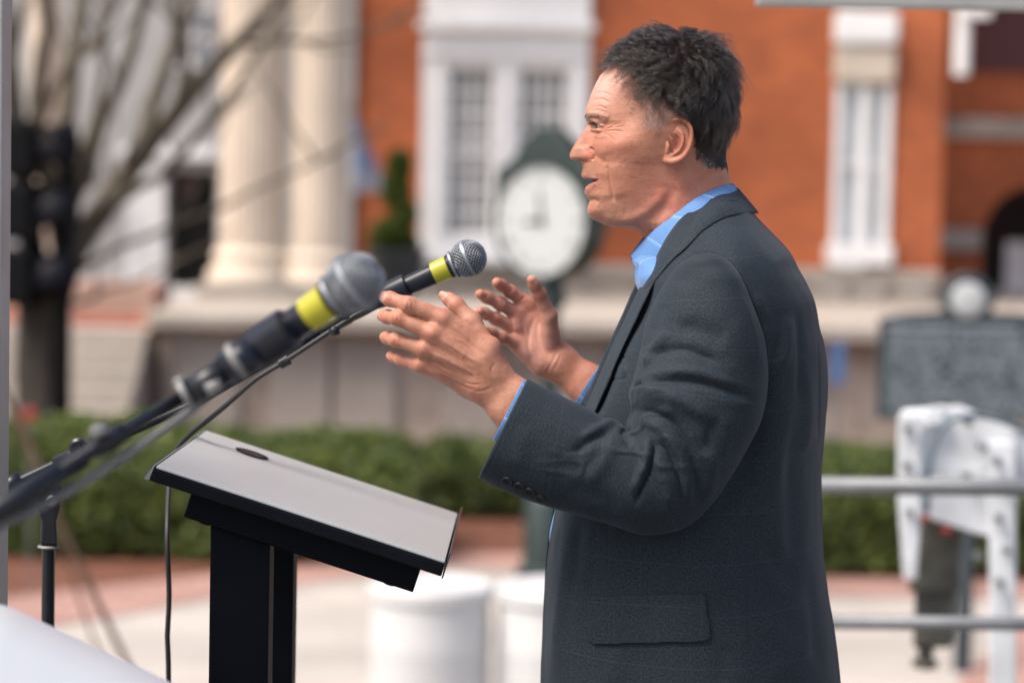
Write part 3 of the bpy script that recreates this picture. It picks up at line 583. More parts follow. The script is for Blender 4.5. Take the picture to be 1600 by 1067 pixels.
# white hydraulic jack bracket behind the railing
YJ = 6.2; J = lambda px, py, dy=0: Wp(px, py, YJ + dy); jk_ = thing('trailer_jack', (xx(1500, YJ, 900), YJ, ZG), 'white steel trailer bracket with grey jack leg, bolts and red reflectors behind the railing', 'trailer jack')
simple('chalky_white_paint', (.66, .68, .70), .45, var=.16, scale=9)
def plate(pts, d0, d1, name, mat, bev=.004):
    m = MB(); m.rings([np.array([J(*p, d) for p in pts]) for d in (d0, d1)]); return m.build(name, mat, jk_, bevel=bev)
MW = MATS['chalky_white_paint']
plate([(1408, 640), (1500, 634), (1530, 646), (1680, 705), (1680, 760), (1545, 742), (1405, 748)], -.02, .25, 'top_beam', MW, .01)
plate([(1404, 648), (1440, 650), (1440, 800), (1432, 905), (1412, 905), (1402, 760)], -.08, -.03, 'left_plate', MW)
plate([(1440, 745), (1548, 742), (1548, 838), (1520, 832), (1440, 806)], -.06, -.025, 'gusset', MW)
plate([(1546, 690), (1588, 690), (1588, 1300), (1546, 1300)], -.09, .05, 'upright', MW, .006)
plate([(1446, 640), (1476, 632), (1476, 660), (1446, 668)], -.06, -.022, 'lug', MW)
simple('weathered_grey_steel', (.085, .082, .070), .6, metal=.3, var=.3, scale=16)
m = MB(); q0 = [J(*p, d) for p, d in (((1426, 1012), .06), ((1488, 1012), .06), ((1488, 1012), .16), ((1426, 1012), .16))]; q1 = [J(*p, d) for p, d in (((1436, 800), .06), ((1508, 800), .06), ((1508, 800), .16), ((1436, 800), .16))]; m.hexa(q0 + q1); leg_ = m.build('jack_leg', MATS['weathered_grey_steel'], jk_, bevel=.012)
m = MB(); a, b = J(1447, 1012, .1), J(1445, 1046, .1); m.lathe(a, b, [(0, .022), (.03, .020), (.032, .034), (.05, .034), (.055, .02)], 20); m.build('foot', MATS['weathered_grey_steel'], leg_, auto=40)
m = MB(); m.hexa([J(1420, 925, .03), J(1500, 925, .03), J(1500, 925, .19), J(1420, 925, .19), J(1422, 905, .03), J(1502, 905, .03), J(1502, 905, .19), J(1422, 905, .19)]); m.build('collar', MATS['weathered_grey_steel'], leg_, bevel=.004)
for px, py in ((1445, 812), (1481, 830)):
    m = MB(); c = J(px, py, -.085); m.box(c[0] - .014, c[0] + .014, c[1] + .004, c[1] + .02, c[2] - .008, c[2] + .008); m.build('reflector', simple('red_reflector', (.26, .03, .02), .55), jk_, bevel=.003)
for px, py in ((1420, 670), (1418, 728), (1422, 800), (1560, 720), (1573, 765), (1562, 810), (1574, 860), (1563, 910), (1538, 700), (1515, 660), (1530, 870), (1512, 745)):
    m = MB(); c = J(px, py, -.12 if px > 1545 else -.095); m.lathe(c + (0, .06, 0), c - (0, .004, 0), [(0, .008), (.055, .008), (.056, .012), (.066, .011)], 6); m.build('bolt', M_STEEL, jk_)
m = MB(); m.tube(spline([J(1449, 800, -.1), J(1452, 730, -.11), J(1470, 672, -.11), J(1510, 650, -.1), J(1560, 656, -.05), J(1640, 690, .0)], 30), .0075, 10); m.build('hose', simple('grey_blue_hose', (.10, .14, .17), .45), jk_, smooth=True)
# traffic signal and its pole
YS = 18.1; tsg = thing('traffic_signal', (xx(100, YS, 700), YS, ZG), 'black three-lamp traffic signal seen from the side at the left edge', 'traffic signal'); MBk = simple('signal_black', (.002, .002, .003), .6, spec=.15)
US = YS / F
for k in range(3):
    c = Wp(34 - 2 * k, 232 + k * 98 if k < 2 else 432, YS); h = 46 * US
    m = MB(); m.box(c[0] - 34 * US, c[0] + 26 * US, YS - .22, YS + .22, c[2] - h, c[2] + h * .98); hd = m.build('head', MBk, tsg, bevel=.035)
    m = MB(); R_ = []
    for t, rr_ in ((0, .18), (.14, .18), (.28, .176)):
        th = np.linspace(math.radians(-40), math.radians(220), 22); R_.append(np.stack([np.full(22, c[0] + 26 * US + t * (1 if True else 0)) - .06 * (np.sin(th) < -.2) * t, YS + rr_ * np.cos(th), c[2] + rr_ * np.sin(th)], 1))
    m.rings(R_, cap=False, closed=False); vo = m.build('visor', simple('signal_visor', (.006, .006, .010), .5, spec=.2), hd, smooth=True); vo.modifiers.new('t', 'SOLIDIFY').thickness = .006
    m = MB(); m.lathe((c[0] + 26 * US - .001, YS, c[2]), (c[0] + 26 * US + .02, YS, c[2]), [(0, .15), (.006, .145), (.018, .09), (.022, .01)], 24); m.build('lens', simple('dark_lens', (.03, .02, .02), .2), hd, auto=50)
m = MB(); c0 = Wp(98, 480, YS); m.tube([(c0[0], YS + .05, ZG), (c0[0], YS + .05, .5), (c0[0], YS + .05, zz(190, YS, 98))], .055, 14)
for py in (215, 330, 445): a = Wp(40, py, YS + .05); m.tube([a, (c0[0], YS + .05, a[2])], .016, 8)
m.build('pole', MBk, tsg, smooth=True)
# guy wires with brown sleeves by the tree
for pts, r_, lab in (([(-20, 560), (52, 705), (104, 838), (200, 1040)], .012, 'thicker brown guy rope slanting down past the microphone stand'), ([(60, 760), (100, 870), (150, 1010)], .006, 'thin brown guy line slanting beside the thicker rope')):
    m = MB(); Pq = np.array([Wp(p[0], p[1], 8.5) for p in pts]); e = Pq[-1] + (Pq[-1] - Pq[-2]) / np.linalg.norm(Pq[-1] - Pq[-2]) * ((Pq[-1][2] - ZG) / max(.2, -(Pq[-1] - Pq[-2])[2] / np.linalg.norm(Pq[-1] - Pq[-2]))) ; s0 = Pq[0] - (Pq[1] - Pq[0]) * 2
    m.tube(spline(np.vstack([s0, Pq, e]), 30), r_, 8); o = m.build('guy_rope', simple('brown_rope', (.10, .06, .035), .9), smooth=True); tag(o, lab, 'rope')
c = Wp(46, 648, 14.8); m = MB(); m.lathe(c - (0, .02, 0), c + (0, .02, 0), [(0, .035), (.006, .045), (.034, .045), (.04, .035)], 24); t = thing('reflector_stake', (c[0], 14.82, ZG), 'round red reflector on a thin stake at the foot of the bare tree', 'reflector'); m.build('reflector', MATS['red_reflector'], t, auto=40); m = MB(); m.tube([(c[0], 14.84, ZG), (c[0], 14.84, c[2])], .008, 8); m.build('stake', M_STEEL, t)
# smooth white cover in the lower left corner
YW = 2.35; m = MB(); R_ = []; prof = [(-420, 902), (-250, 905), (-120, 917), (0, 944), (60, 969), (130, 1002), (200, 1034), (266, 1066), (330, 1104), (380, 1146)]
cvv = thing('equipment_cover', (xx(-100, YW, 1000), YW, 0), 'smooth white rounded cover filling the lower left corner', 'cover')
Pt = spline(np.array(prof, float), 60); top_ = Wp(Pt[:, 0], Pt[:, 1], YW)
for k, (dy, dz) in enumerate(((-.5, -.62), (-.42, -.28), (-.3, -.15), (-.18, -.065), (-.08, -.018), (0, 0), (.06, -.02), (.12, -.09), (.14, -.4))):
    q = top_ + np.array([0, dy, dz]); R_.append(q)
V = np.concatenate(R_); Fq = [tuple(f) for f in gridfaces(9, 60)]
co_ = link_mesh('shell', V, Fq, simple('white_gelcoat', (.43, .45, .48), .3, var=.03, scale=3), cvv); co_.modifiers.new('t', 'SOLIDIFY').thickness = .006
m = MB(); m.box(top_[0, 0] + .02, top_[-1, 0] - .03, YW - .06, YW + .2, .002, top_[-1, 2] - .02); m.build('case', MATS['white_gelcoat'], cvv, bevel=.01)
# ================================================================== LECTERN
YN_, YF_ = 2.79, 3.21
lc = thing('lectern', tuple(Wp(395, 1900, 3.0) * (1, 1, 0)), 'black slant-top lectern with pale grey reading surface on two posts', 'lectern')
M_LTOP, n_l, b_l = nodes('pale_laminate'); tc = N(n_l, 'ShaderNodeTexCoord'); ns = N(n_l, 'ShaderNodeTexNoise', i_Scale=420.0, i_Detail=2.0); n_l.links.new(tc.outputs['Object'], ns.inputs['Vector']); n5 = N(n_l, 'ShaderNodeTexNoise', i_Scale=5.0, i_Detail=3.0); n_l.links.new(tc.outputs['Object'], n5.inputs['Vector'])
cl_ = mixc(n_l, .5, ramp(n_l, ns.outputs[0], [(.3, (.285, .30, .305)), (.7, (.37, .385, .39))]), ramp(n_l, n5.outputs[0], [(.3, (.30, .315, .32)), (.7, (.37, .385, .39))])); n_l.links.new(cl_, b_l.inputs['Base Color']); b_l.inputs['Roughness'].default_value = .38; bpl = N(n_l, 'ShaderNodeBump', i_Strength=.25, i_Distance=.0005); n_l.links.new(ns.outputs[0], bpl.inputs['Height']); n_l.links.new(bpl.outputs[0], b_l.inputs['Normal'])
nl0, nr0 = Wp(243, 727, YN_), Wp(697, 876.5, YN_); sl_dir = (nr0 - nl0) / np.linalg.norm(nr0 - nl0); nrm = np.array([-sl_dir[2], 0, sl_dir[0]]); W_ = YF_ - YN_; yv = np.array([0, 1., 0]); Ls_ = np.linalg.norm(nr0 - nl0)
LP = lambda s, d, h: nl0 + sl_dir * s + yv * d + nrm * h          # along slope, depth, height over the surface
def lbox(m, s0, s1, d0, d1, h0, h1): return m.hexa([LP(s0, d0, h0), LP(s1, d0, h0), LP(s1, d1, h0), LP(s0, d1, h0), LP(s0, d0, h1), LP(s1, d0, h1), LP(s1, d1, h1), LP(s0, d1, h1)])
m = MB(); lbox(m, 0.001, Ls_ - .001, .001, W_ - .001, -.0035, 0); m.build('reading_surface', M_LTOP, lc, bevel=.001)
M_LBLK = simple('lectern_black', (.0018, .0028, .005), .6, var=.25, scale=20, spec=.08)
m = MB(); m.hexa([LP(-.002, -.001, -.019), LP(Ls_, -.001, -.019), LP(Ls_, W_ + .001, -.019), LP(-.002, W_ + .001, -.019), LP(0, 0, -.004), LP(Ls_, 0, -.004), LP(Ls_, W_, -.004), LP(0, W_, -.004)]); m.build('tray', M_LBLK, lc, bevel=.0015)
m = MB(); m.hexa([LP(-.0085, 0, -.019), LP(-.0025, 0, -.019), LP(-.0025, W_, -.019), LP(-.0085, W_, -.019), LP(-.0025, 0, -.001), LP(-.001, 0, -.0005), LP(-.001, W_, -.0005), LP(-.0025, W_, -.001)]); m.build('end_trim', M_STEEL, lc)
m = MB(); lbox(m, Ls_ + .001, Ls_ + .0028, .0, W_, -.021, .010); m.build('page_stop', simple('black_anodised', (.02, .022, .027), .3, metal=.3), lc, bevel=.0005)
m = MB(); bi = .03; s0, s1 = .040, .326; lbox(m, s0 + .006, s1 + .004, bi, W_ - bi, -.0525, -.0195); m.build('box', M_LBLK, lc, bevel=.0015)
for s_b in (.07, .30):
    m = MB(); c = LP(s_b, bi + .02, -.0528); m.lathe(c, c - nrm * .01, [(0, .006), (.003, .006), (.0035, .003)], 16); m.build('foot', M_LBLK, lc)
pxl = Wp(328, 900, YN_ + bi + .015)[0]; pxr = Wp(421, 900, YN_ + bi + .015)[0]
def post(d0, d1):
    zt_l = LP(0, 0, -.0535); f_z = lambda x: (nl0 + nrm * -.0535)[2] + (x - (nl0 + nrm * -.0535)[0]) * sl_dir[2] / sl_dir[0]
    m = MB(); m.hexa([(pxl, YN_ + d0, .012), (pxr, YN_ + d0, .012), (pxr, YN_ + d1, .012), (pxl, YN_ + d1, .012), (pxl, YN_ + d0, f_z(pxl)), (pxr, YN_ + d0, f_z(pxr)), (pxr, YN_ + d1, f_z(pxr)), (pxl, YN_ + d1, f_z(pxl))]); o = m.build('post', M_LBLK, lc, bevel=.002)
post(bi + .012, bi + .062); post(W_ - bi - .062, W_ - bi - .012)
m = MB(); m.box(pxl - .16, pxr + .16, YN_ - .02, YF_ + .02, .001, .0115); m.build('foot_plate', M_LBLK, lc, bevel=.003)
gc = LP(.075, W_ * .80, 0); m = MB(); R_ = []
for rr_, h_ in ((.021, .0002), (.0225, .0018), (.0185, .0018), (.0170, -.003), (.0168, -.0034)): R_.append(np.array([gc + sl_dir * rr_ * math.cos(t) + yv * rr_ * math.sin(t) + nrm * h_ for t in np.arange(32) * math.pi / 16]))
m.rings(R_[:3], cap=False); m.build('grommet', M_LBLK, lc, smooth=True); m = MB(); m.rings([np.array([gc + sl_dir * .0184 * math.cos(t) + yv * .0184 * math.sin(t) + nrm * h_ for t in np.arange(32) * math.pi / 16]) for h_ in (.0003, .0010)]); m.build('grommet_cap', M_BLACK, lc)
# ================================================================== MICROPHONES
M_YEL = simple('yellow_tape', (.36, .335, .02), .32, var=.06); M_SILV = simple('grille_metal', (.27, .29, .32), .42, metal=.6, var=.1, scale=80); M_MBODY = simple('mic_body_blue_black', (.006, .008, .016), .34, var=.15, scale=40, spec=.35); M_FOAM = simple('black_foam', (.008, .008, .009), .9)
def micro(ball, tail, R0, lab, wires, blurred=False):
    """handheld vocal microphone: ball centre, a point down the handle, grille radius"""
    t = thing('microphone', tuple(ball), lab, 'microphone'); ax = (tail - ball) / np.linalg.norm(tail - ball); u0 = np.cross(ax, [0, 0, 1.]); u0 /= np.linalg.norm(u0); v0 = np.cross(ax, u0)
    m = MB(); m.lathe(ball - ax * R0 * .94, tail, [(0, .001), (R0 * .1, R0 * .4), (R0 * .5, R0 * .8), (R0 * .94, R0 * .94), (R0 * 1.45, R0 * .8), (R0 * 1.8, R0 * .6)], 32); gr = m.build('grille', M_FOAM, t, auto=60)
    m = MB(); NW = wires; rw = R0 * .024
    for k in range(NW):                       # woven mesh: two families of wires on the sphere
        for hand in (1, -1):
            a0 = 2 * math.pi * k / NW; pts = []
            for s in np.linspace(-.98, .82, 34):
                th = math.acos(np.clip(s, -1, 1)); a = a0 + hand * s * 1.5; rr_ = R0 * math.sin(th); pts.append(ball + ax * s * R0 * (1 if s < 0 else 1.04) + (u0 * math.cos(a) + v0 * math.sin(a)) * rr_ * (1 + .012 * math.sin(s * 40 + hand)))
            m.tube(pts, rw, 5)
    m.build('wire_mesh', M_SILV, gr, smooth=True)
    m = MB(); m.lathe(ball - ax * R0 * .09, ball + ax * R0, [(0, R0 * 1.005), (R0 * .02, R0 * 1.05), (R0 * .16, R0 * 1.05), (R0 * .18, R0 * 1.005)], 48); m.build('grille_band', M_SILV, gr, auto=40)
    b = ball + ax * R0 * .82; m = MB(); m.lathe(b, tail, [(0, R0 * .66), (.0, R0 * .79), (R0 * .09, R0 * .80), (R0 * .12, R0 * .73), (R0 * .15, R0 * .70)], 40); m.build('collar', M_SILV, t, auto=40)
    m = MB(); m.lathe(b + ax * R0 * .15, tail, [(0, R0 * .69), (R0 * .16, R0 * .67), (R0 * .19, R0 * .62)], 40); m.build('neck_ring', M_MBODY, t, auto=40)
    b2 = b + ax * R0 * .345; m = MB(); m.lathe(b2, tail, [(0, R0 * .60), (R0 * .02, R0 * .645), (R0 * .92, R0 * .60), (R0 * .94, R0 * .56)], 40); m.build('tape_band', M_YEL, t, auto=40)
    b3 = b2 + ax * R0 * .94; m = MB(); m.lathe(b3, tail, [(0, R0 * .55), (.0005, R0 * .58), (R0 * 2.4, R0 * .50), (R0 * 4.2, R0 * .40), (R0 * 4.4, R0 * .34)], 40); m.build('handle', M_MBODY, t, auto=40)
    return t, ax, b3
def clip(t0, ax, st, R0, name_parent):
    m = MB(); m.lathe(st, st + ax, [(0, R0 * .60), (.0006, R0 * .66), (R0 * 1.1, R0 * .62), (R0 * 1.9, R0 * .5), (R0 * 2.2, R0 * .34), (R0 * 2.3, R0 * .30)], 32); return m.build('mic_clip', M_MBODY, name_parent, auto=40)
YM_ = 3.09; R2 = .0234
ball2 = Wp(731.5, 403.5, YM_); tail2 = Wp(600, 463, YM_ + .01)
mic2, ax2, h2 = micro(ball2, tail2, R2, 'sharp vocal microphone with yellow band pointing at the speaker\'s hands', 24)
YQ = 2.12; R1 = .0258; ball1 = Wp(555, 441, YQ); tail1 = Wp(365, 572, YQ + .03)
mic1, ax1, h1 = micro(ball1, tail1, R1, 'blurred nearer vocal microphone with yellow band, left of the hands', 24)
M_STAND = simple('stand_black', (.005, .006, .010), .36, var=.2, scale=25, spec=.4); M_CABLE = simple('cable_rubber', (.010, .010, .011), .5); M_RING = simple('brushed_ring', (.17, .17, .17), .55, metal=.2)
# in-focus stand
s2 = thing('microphone_stand', tuple(Wp(75, 2000, 3.09) * (1, 1, 0)), 'black boom microphone stand in focus, its upright beside the lectern', 'microphone stand', 'boom microphone stands')
clip(None, ax2, Wp(636, 446, YM_), R2 * 1.05, s2)
def seg(m, pts, r, n=16): m.tube(np.array([Wp(*p) for p in pts]), r, n); return m
m = MB(); seg(m, [(606, 462, YM_), (585, 473, YM_), (560, 487, YM_), (540, 497, YM_)], [.0095, .009, .0085, .008]); m.build('clip_joint', M_MBODY, s2, smooth=True)
m = MB(); seg(m, [(545, 492, YM_ - .004), (515, 508, YM_ - .004), (500, 517, YM_)], [.011, .011, .008]); m.build('adapter', M_STAND, s2, smooth=True)
m = MB(); c = Wp(522, 510, YM_ - .012); m.lathe(c, c + Rcw @ np.array([.0, -1, 0]) * .02, [(0, .004), (.004, .0075), (.010, .0075), (.012, .004)], 16); m.build('thumb_screw', M_STAND, s2, auto=40)
m = MB(); seg(m, [(520, 505, YM_), (440, 552, YM_), (300, 632, YM_), (130, 706, YM_), (0, 765, YM_), (-60, 792, YM_)], .0062); m.build('boom', M_STAND, s2, smooth=True)
m = MB(); seg(m, [(452, 560, YM_ - .006), (436, 569, YM_ - .006)], [.008, .0075]); m.build('cable_clip', M_STAND, s2, bevel=.001)
m = MB(); seg(m, [(150, 697, YM_), (86, 726, YM_)], .0100); m.build('boom_grip', M_STAND, s2, smooth=True)
m = MB(); c = Wp(124, 697, YM_ - .012); m.lathe(c, c - yv * .016, [(0, .008), (.002, .0115), (.013, .0115), (.016, .008)], 22); m.build('clamp_knob', M_STAND, s2, auto=40)
m = MB(); seg(m, [(34, 750, YM_), (2, 764, YM_)], .0125); m.build('boom_collar', M_STAND, s2, smooth=True)
m = MB(); q = [(58, 742), (98, 758), (94, 792), (88, 815), (90, 852), (62, 852), (64, 815), (58, 796)]; m.rings([np.array([Wp(*p, YM_ + d) for p in q]) for d in (-.012, .012)]); m.build('clutch', M_STAND, s2, bevel=.003)
m = MB(); c = Wp(81, 782, YM_ - .0125); m.lathe(c, c - yv * .01, [(0, .006), (.003, .007), (.006, .004)], 16); m.build('pivot_bolt', M_RING, s2)
m = MB(); c = Wp(75.5, 854, YM_); m.lathe(c + (0, 0, .002), c - (0, 0, .01), [(0, .013), (.002, .0145), (.004, .013)], 24); m.build('ring', M_RING, s2)
m = MB(); m.lathe(Wp(75.5, 857, YM_), Wp(75.5, 857, YM_) * (1, 1, 0), [(0, .0085), (.25, .0085), (.251, .011), (Wp(75.5, 857, YM_)[2] - .02, .011)], 20); m.build('upright', M_STAND, s2, auto=40)
m = MB(); c = Wp(75.5, 857, YM_) * (1, 1, 0); m.lathe(c + (0, 0, .001), c + (0, 0, .03), [(0, .13), (.012, .13), (.02, .12), (.028, .02)], 40); m.build('base', M_STAND, s2, auto=40)
# nearer, blurred stand
s1 = thing('microphone_stand', tuple(Wp(-300, 2000, 2.0) * (1, 1, 0)), 'blurred black boom microphone stand closest to the camera, crossing the lower left', 'microphone stand', 'boom microphone stands')
clip(None, ax1, Wp(452, 512, YQ), R1 * 1.12, s1)
m = MB(); seg(m, [(398, 548, YQ), (372, 566, YQ), (352, 578, YQ)], [.0160, .0158, .0150], 24); m.build('clip_joint', M_MBODY, s1, smooth=True)
m = MB(); a, b = Wp(376, 560, YQ), Wp(362, 569, YQ); m.lathe(a, b, [(0, .0158), (.001, .0175), (.006, .0175), (.008, .0158)], 28); m.build('ring', M_RING, s1, auto=40)
m = MB(); seg(m, [(352, 578, YQ), (320, 600, YQ), (292, 616, YQ)], [.0125, .0130, .0120], 20); m.build('adapter', M_STAND, s1, smooth=True)
m = MB(); seg(m, [(345, 600, YQ - .01), (322, 610, YQ - .012)], [.0055, .0065], 14); m.build('silver_screw', M_RING, s1, smooth=True)
m = MB(); a, b = Wp(296, 612, YQ), Wp(284, 619, YQ); m.lathe(a, b, [(0, .0120), (.001, .0135), (.006, .0135), (.007, .009)], 24); m.build('ring', M_RING, s1, auto=40)
m = MB(); c = Wp(283, 606, YQ); m.lathe(c, c + Rcw @ np.array([-.3, 1, 0]) * .012, [(0, .004), (.003, .006), (.008, .006), (.010, .003)], 16); m.build('wing_nut', M_RING, s1)
m = MB(); seg(m, [(290, 617, YQ), (160, 693, YQ - .04), (0, 795, YQ - .09), (-300, 975, YQ - .16)], [.0060, .0062, .0064, .0064], 20); m.build('boom', M_STAND, s1, smooth=True)
m = MB(); seg(m, [(196, 672, YQ - .03), (168, 688, YQ - .035), (142, 703, YQ - .04)], [.0085, .0105, .0100], 22); m.build('boom_grip', M_STAND, s1, smooth=True)
m = MB(); c = Wp(158, 682, YQ - .05); m.lathe(c, c + Rcw @ np.array([-.3, 1, 0]) * .012, [(0, .005), (.003, .008), (.009, .008), (.011, .004)], 16); m.build('wing_nut', M_RING, s1)
m = MB(); seg(m, [(130, 714, YQ - .045), (0, 797, YQ - .09), (-150, 886, YQ - .13)], [.0095, .0105, .0105], 20); m.build('outer_boom', M_STAND, s1, smooth=True)
m = MB(); b_ = Wp(-300, 962, YQ - .16); m.tube([b_, b_ * (1, 1, .5), b_ * (1, 1, 0) + (0, 0, .02)], .011, 16); m.lathe(b_ * (1, 1, 0) + (0, 0, .001), b_ * (1, 1, 0) + (0, 0, .03), [(0, .13), (.012, .13), (.02, .12), (.028, .02)], 32); m.build('upright', M_STAND, s1)
m = MB(); m.tube(spline([Wp(350, 590, YQ), Wp(310, 630, YQ), Wp(240, 682, YQ - .02), (Wp(120, 760, YQ - .05)), Wp(0, 822, YQ - .08), Wp(-300, 985, YQ - .14)], 30), .0042, 10); o = m.build('cable', simple('grey_cable', (.11, .11, .115), .5), smooth=True); tag(o, 'blurred grey cable running under the nearest microphone boom', 'cable')
m = MB(); m.tube(spline([Wp(592, 470, YM_), Wp(540, 502, YM_ - .012), Wp(470, 548, YM_ - .012), Wp(438, 569, YM_ - .01), Wp(400, 592, YM_ - .01), Wp(345, 640, YM_), Wp(300, 676, YM_ + .03), Wp(280, 697, YM_ + .06), Wp(268, 725, YM_ + .10), Wp(264, 760, YM_ + .06), Wp(261, 840, YM_), Wp(264, 930, YM_), Wp(261, 1000, YM_), Wp(263, 1060, YM_), Wp(262, 1400, YM_), Wp(270, 2150, YM_)], 90), .0034, 12); o = m.build('cable', M_CABLE, smooth=True); tag(o, 'thin black cable hanging down behind the lectern from the in-focus microphone', 'cable')
# ================================================================== PERSON: head
YM = 3.0                                     # distance of the man's mid-plane
PX = YM / F                                  # metres per photo pixel on it
PROF = np.array([(1040, 57), (1018, 64), (993, 75), (976, 85), (962, 95), (947, 108), (937.5, 119), (932, 129), (927, 140), (923, 150), (919.8, 160), (916.6, 169), (914.8, 176), (914.2, 182), (916, 189), (918, 196),
    (915.5, 201), (908, 210), (902.5, 218), (897.6, 226), (893, 234), (890.6, 240), (890.0, 243.5), (891, 247.5), (895, 251.3), (902, 253.6), (907.5, 255), (909.8, 258), (910.2, 263), (909.2, 269), (908.2, 273), (908.8, 276.5), (911.5, 279.3), (917.5, 281.5),
    (920.5, 284), (920, 287.5), (917, 291.5), (914.3, 295.5), (913.3, 299.5), (914.3, 304), (918.5, 309), (921.6, 313.5), (920.8, 317), (919.3, 321), (918.5, 327), (919.4, 333), (922.5, 339), (928.5, 344), (936, 347.5), (947, 350.3), (962, 354.5), (981, 356.6), (993, 361.5), (1003, 367), (1010, 373), (1012, 385), (1010, 400), (1002, 440)], float)
HL = {  # y: (x,L) control points from face midline to nape
 57: [(1040,0),(1043,8),(1049,15),(1056,20),(1063,23),(1070,24),(1077,22),(1083,16),(1086,8),(1087,0)],
 60: [(1028,0),(1031,13),(1037,24),(1045,33),(1056,40),(1067,42),(1078,38),(1087,27),(1092,13),(1093,0)],
 66: [(1013,0),(1015,15),(1020,29),(1030,43),(1043,53),(1060,59),(1078,55),(1094,41),(1101,20),(1103,0)],
 75: [(993,0),(995,16),(1000,32),(1010,46),(1027,60),(1050,71),(1075,70),(1098,55),(1111,27),(1114,0)],
 95: [(962,0),(965,18),(972,34),(985,48),(1003,61),(1030,75),(1065,83),(1102,70),(1125,38),(1130,0)],
 125:[(933.4,0),(936,18),(943,34),(956,48),(978,62),(1010,75),(1060,91),(1108,79),(1134,45),(1143,0)],
 155:[(921.5,0),(923.5,17),(929,33),(940,48),(962,62),(1000,75),(1055,93),(1110,82),(1138,46),(1147,0)],
 178:[(914.8,0),(916,14),(920,29),(930,46),(952,61),(990,76),(1050,92),(1106,80),(1136,44),(1145,0)],
 188:[(916,0),(918,13),(923,27),(932,44),(952,60),(988,77),(1048,90),(1103,77),(1134,42),(1143,0)],
 196:[(918,0),(921,10),(929,18),(934,36),(947,54),(985,78),(1045,88),(1100,74),(1131,41),(1141,0)],
 205:[(911.5,0),(914.5,8),(927,17),(932,36),(945,54),(982,79),(1042,87),(1096,70),(1128,40),(1139,0)],
 215:[(904.8,0),(908,8),(923,18),(931,34),(943,54),(980,80),(1040,85),(1092,68),(1125,39),(1136,0)],
 225:[(898,0),(901.5,9),(919,18),(928,32),(941,54),(978,80),(1038,83),(1090,66),(1124,38),(1135,0)],
 235:[(892.6,0),(895.5,11),(911,18),(926,27.5),(942,53.5),(978,79),(1036,81),(1088,64),(1123,37),(1134,0)],
 245:[(890.6,0),(894,13),(912,18),(927,28.8),(943,52),(978,77),(1036,79),(1086,63),(1124,37),(1134,0)],
 252:[(897,0),(900,12),(913,17),(927,29.8),(943,50.5),(978,75),(1036,77),(1085,63),(1125,37),(1135,0)],
 258:[(909.8,0),(910.5,9),(915,18),(927,30.6),(943,49.7),(978,73),(1036,75),(1085,63),(1126,37),(1136,0)],
 270:[(909.3,0),(911,10),(916,20),(927,32),(943,48.3),(978,70),(1036,73),(1084,63),(1128,37),(1138.5,0)],
 283:[(914,0),(916,10),(921,20),(930,33),(944,46),(978,67),(1036,71),(1083,63),(1129,38),(1140.5,0)],
 300:[(914,0),(916,10),(921,20),(930,32),(944,44),(978,63),(1036,69),(1082,64),(1130,40),(1142,0)],
 314:[(920,0),(921,10),(925,20),(933,31),(947,43),(978,59),(1032,68),(1080,66),(1130,43),(1144,0)],
 327:[(919,0),(920.5,10),(925,20),(934,31),(949,42),(978,56),(1028,66),(1078,69),(1131,46),(1148,0)],
 338:[(922,0),(923.7,9),(929,18),(938,28),(953,40),(980,53),(1024,65),(1077,72),(1133,49),(1153,0)],
 347:[(934.5,0),(936,8),(941,16),(950,25),(963,37),(985,50),(1022,63),(1077,74),(1136,51),(1158,0)],
 355:[(963,0),(965,7),(970,15),(977,24),(986,35),(1001,47),(1028,61),(1078,76),(1140,53),(1164,0)],
 362:[(994,0),(995,8),(998,16),(1002,25),(1008,36),(1018,47),(1037,60),(1082,78),(1143,55),(1170,0)],
 373:[(1010,0),(1011,9),(1014,18),(1018,28),(1025,39),(1036,50),(1054,62),(1088,80),(1148,58),(1178,0)],
 400:[(1009,0),(1010,10),(1013,20),(1018,31),(1026,43),(1040,56),(1062,70),(1100,84),(1156,60),(1186,0)],
 440:[(1002,0),(1003,12),(1007,24),(1013,36),(1023,50),(1040,64),(1066,80),(1108,90),(1164,64),(1195,0)]}
ys = np.array(sorted(HL)); CT = np.array([np.array(HL[k]).ravel() for k in ys], float)
yl = np.r_[57, 57.6, 58.6, np.arange(60, 395, .85), np.arange(395, 441, 3)]
ctl = pchip(ys, CT, yl).reshape(len(yl), 10, 2)
NH = 136; G = np.zeros((len(yl), NH, 3))
uu = np.concatenate([np.linspace(0, 5, 82, endpoint=False), np.linspace(5, 9, NH - 82)])
for i in range(len(yl)):
    P = ctl[i]; ch = np.r_[0, np.cumsum(np.hypot(*np.diff(P, axis=0).T) ** .5)]
    Q = np.vstack([[P[1, 0], -P[1, 1]], P, [P[-2, 0], -P[-2, 1]]]); T = np.r_[-ch[1], ch, 2 * ch[-1] - ch[-2]]
    m = np.zeros_like(P)
    for k in range(10):
        a, b, c = Q[k], Q[k + 1], Q[k + 2]; ta, tb, tc = T[k], T[k + 1], T[k + 2]
        m[k] = ((b - a) / (tb - ta) * (tc - tb) + (c - b) / (tc - tb) * (tb - ta)) / (tc - ta)
    k = np.minimum(uu.astype(int), 8); t = (uu - k)[:, None]; h = (ch[k + 1] - ch[k])[:, None]
    G[i, :, :2] = (2 * t ** 3 - 3 * t ** 2 + 1) * P[k] + (t ** 3 - 2 * t ** 2 + t) * h * m[k] + (-2 * t ** 3 + 3 * t ** 2) * P[k + 1] + (t ** 3 - t ** 2) * h * m[k + 1]
    G[i, :, 2] = yl[i]
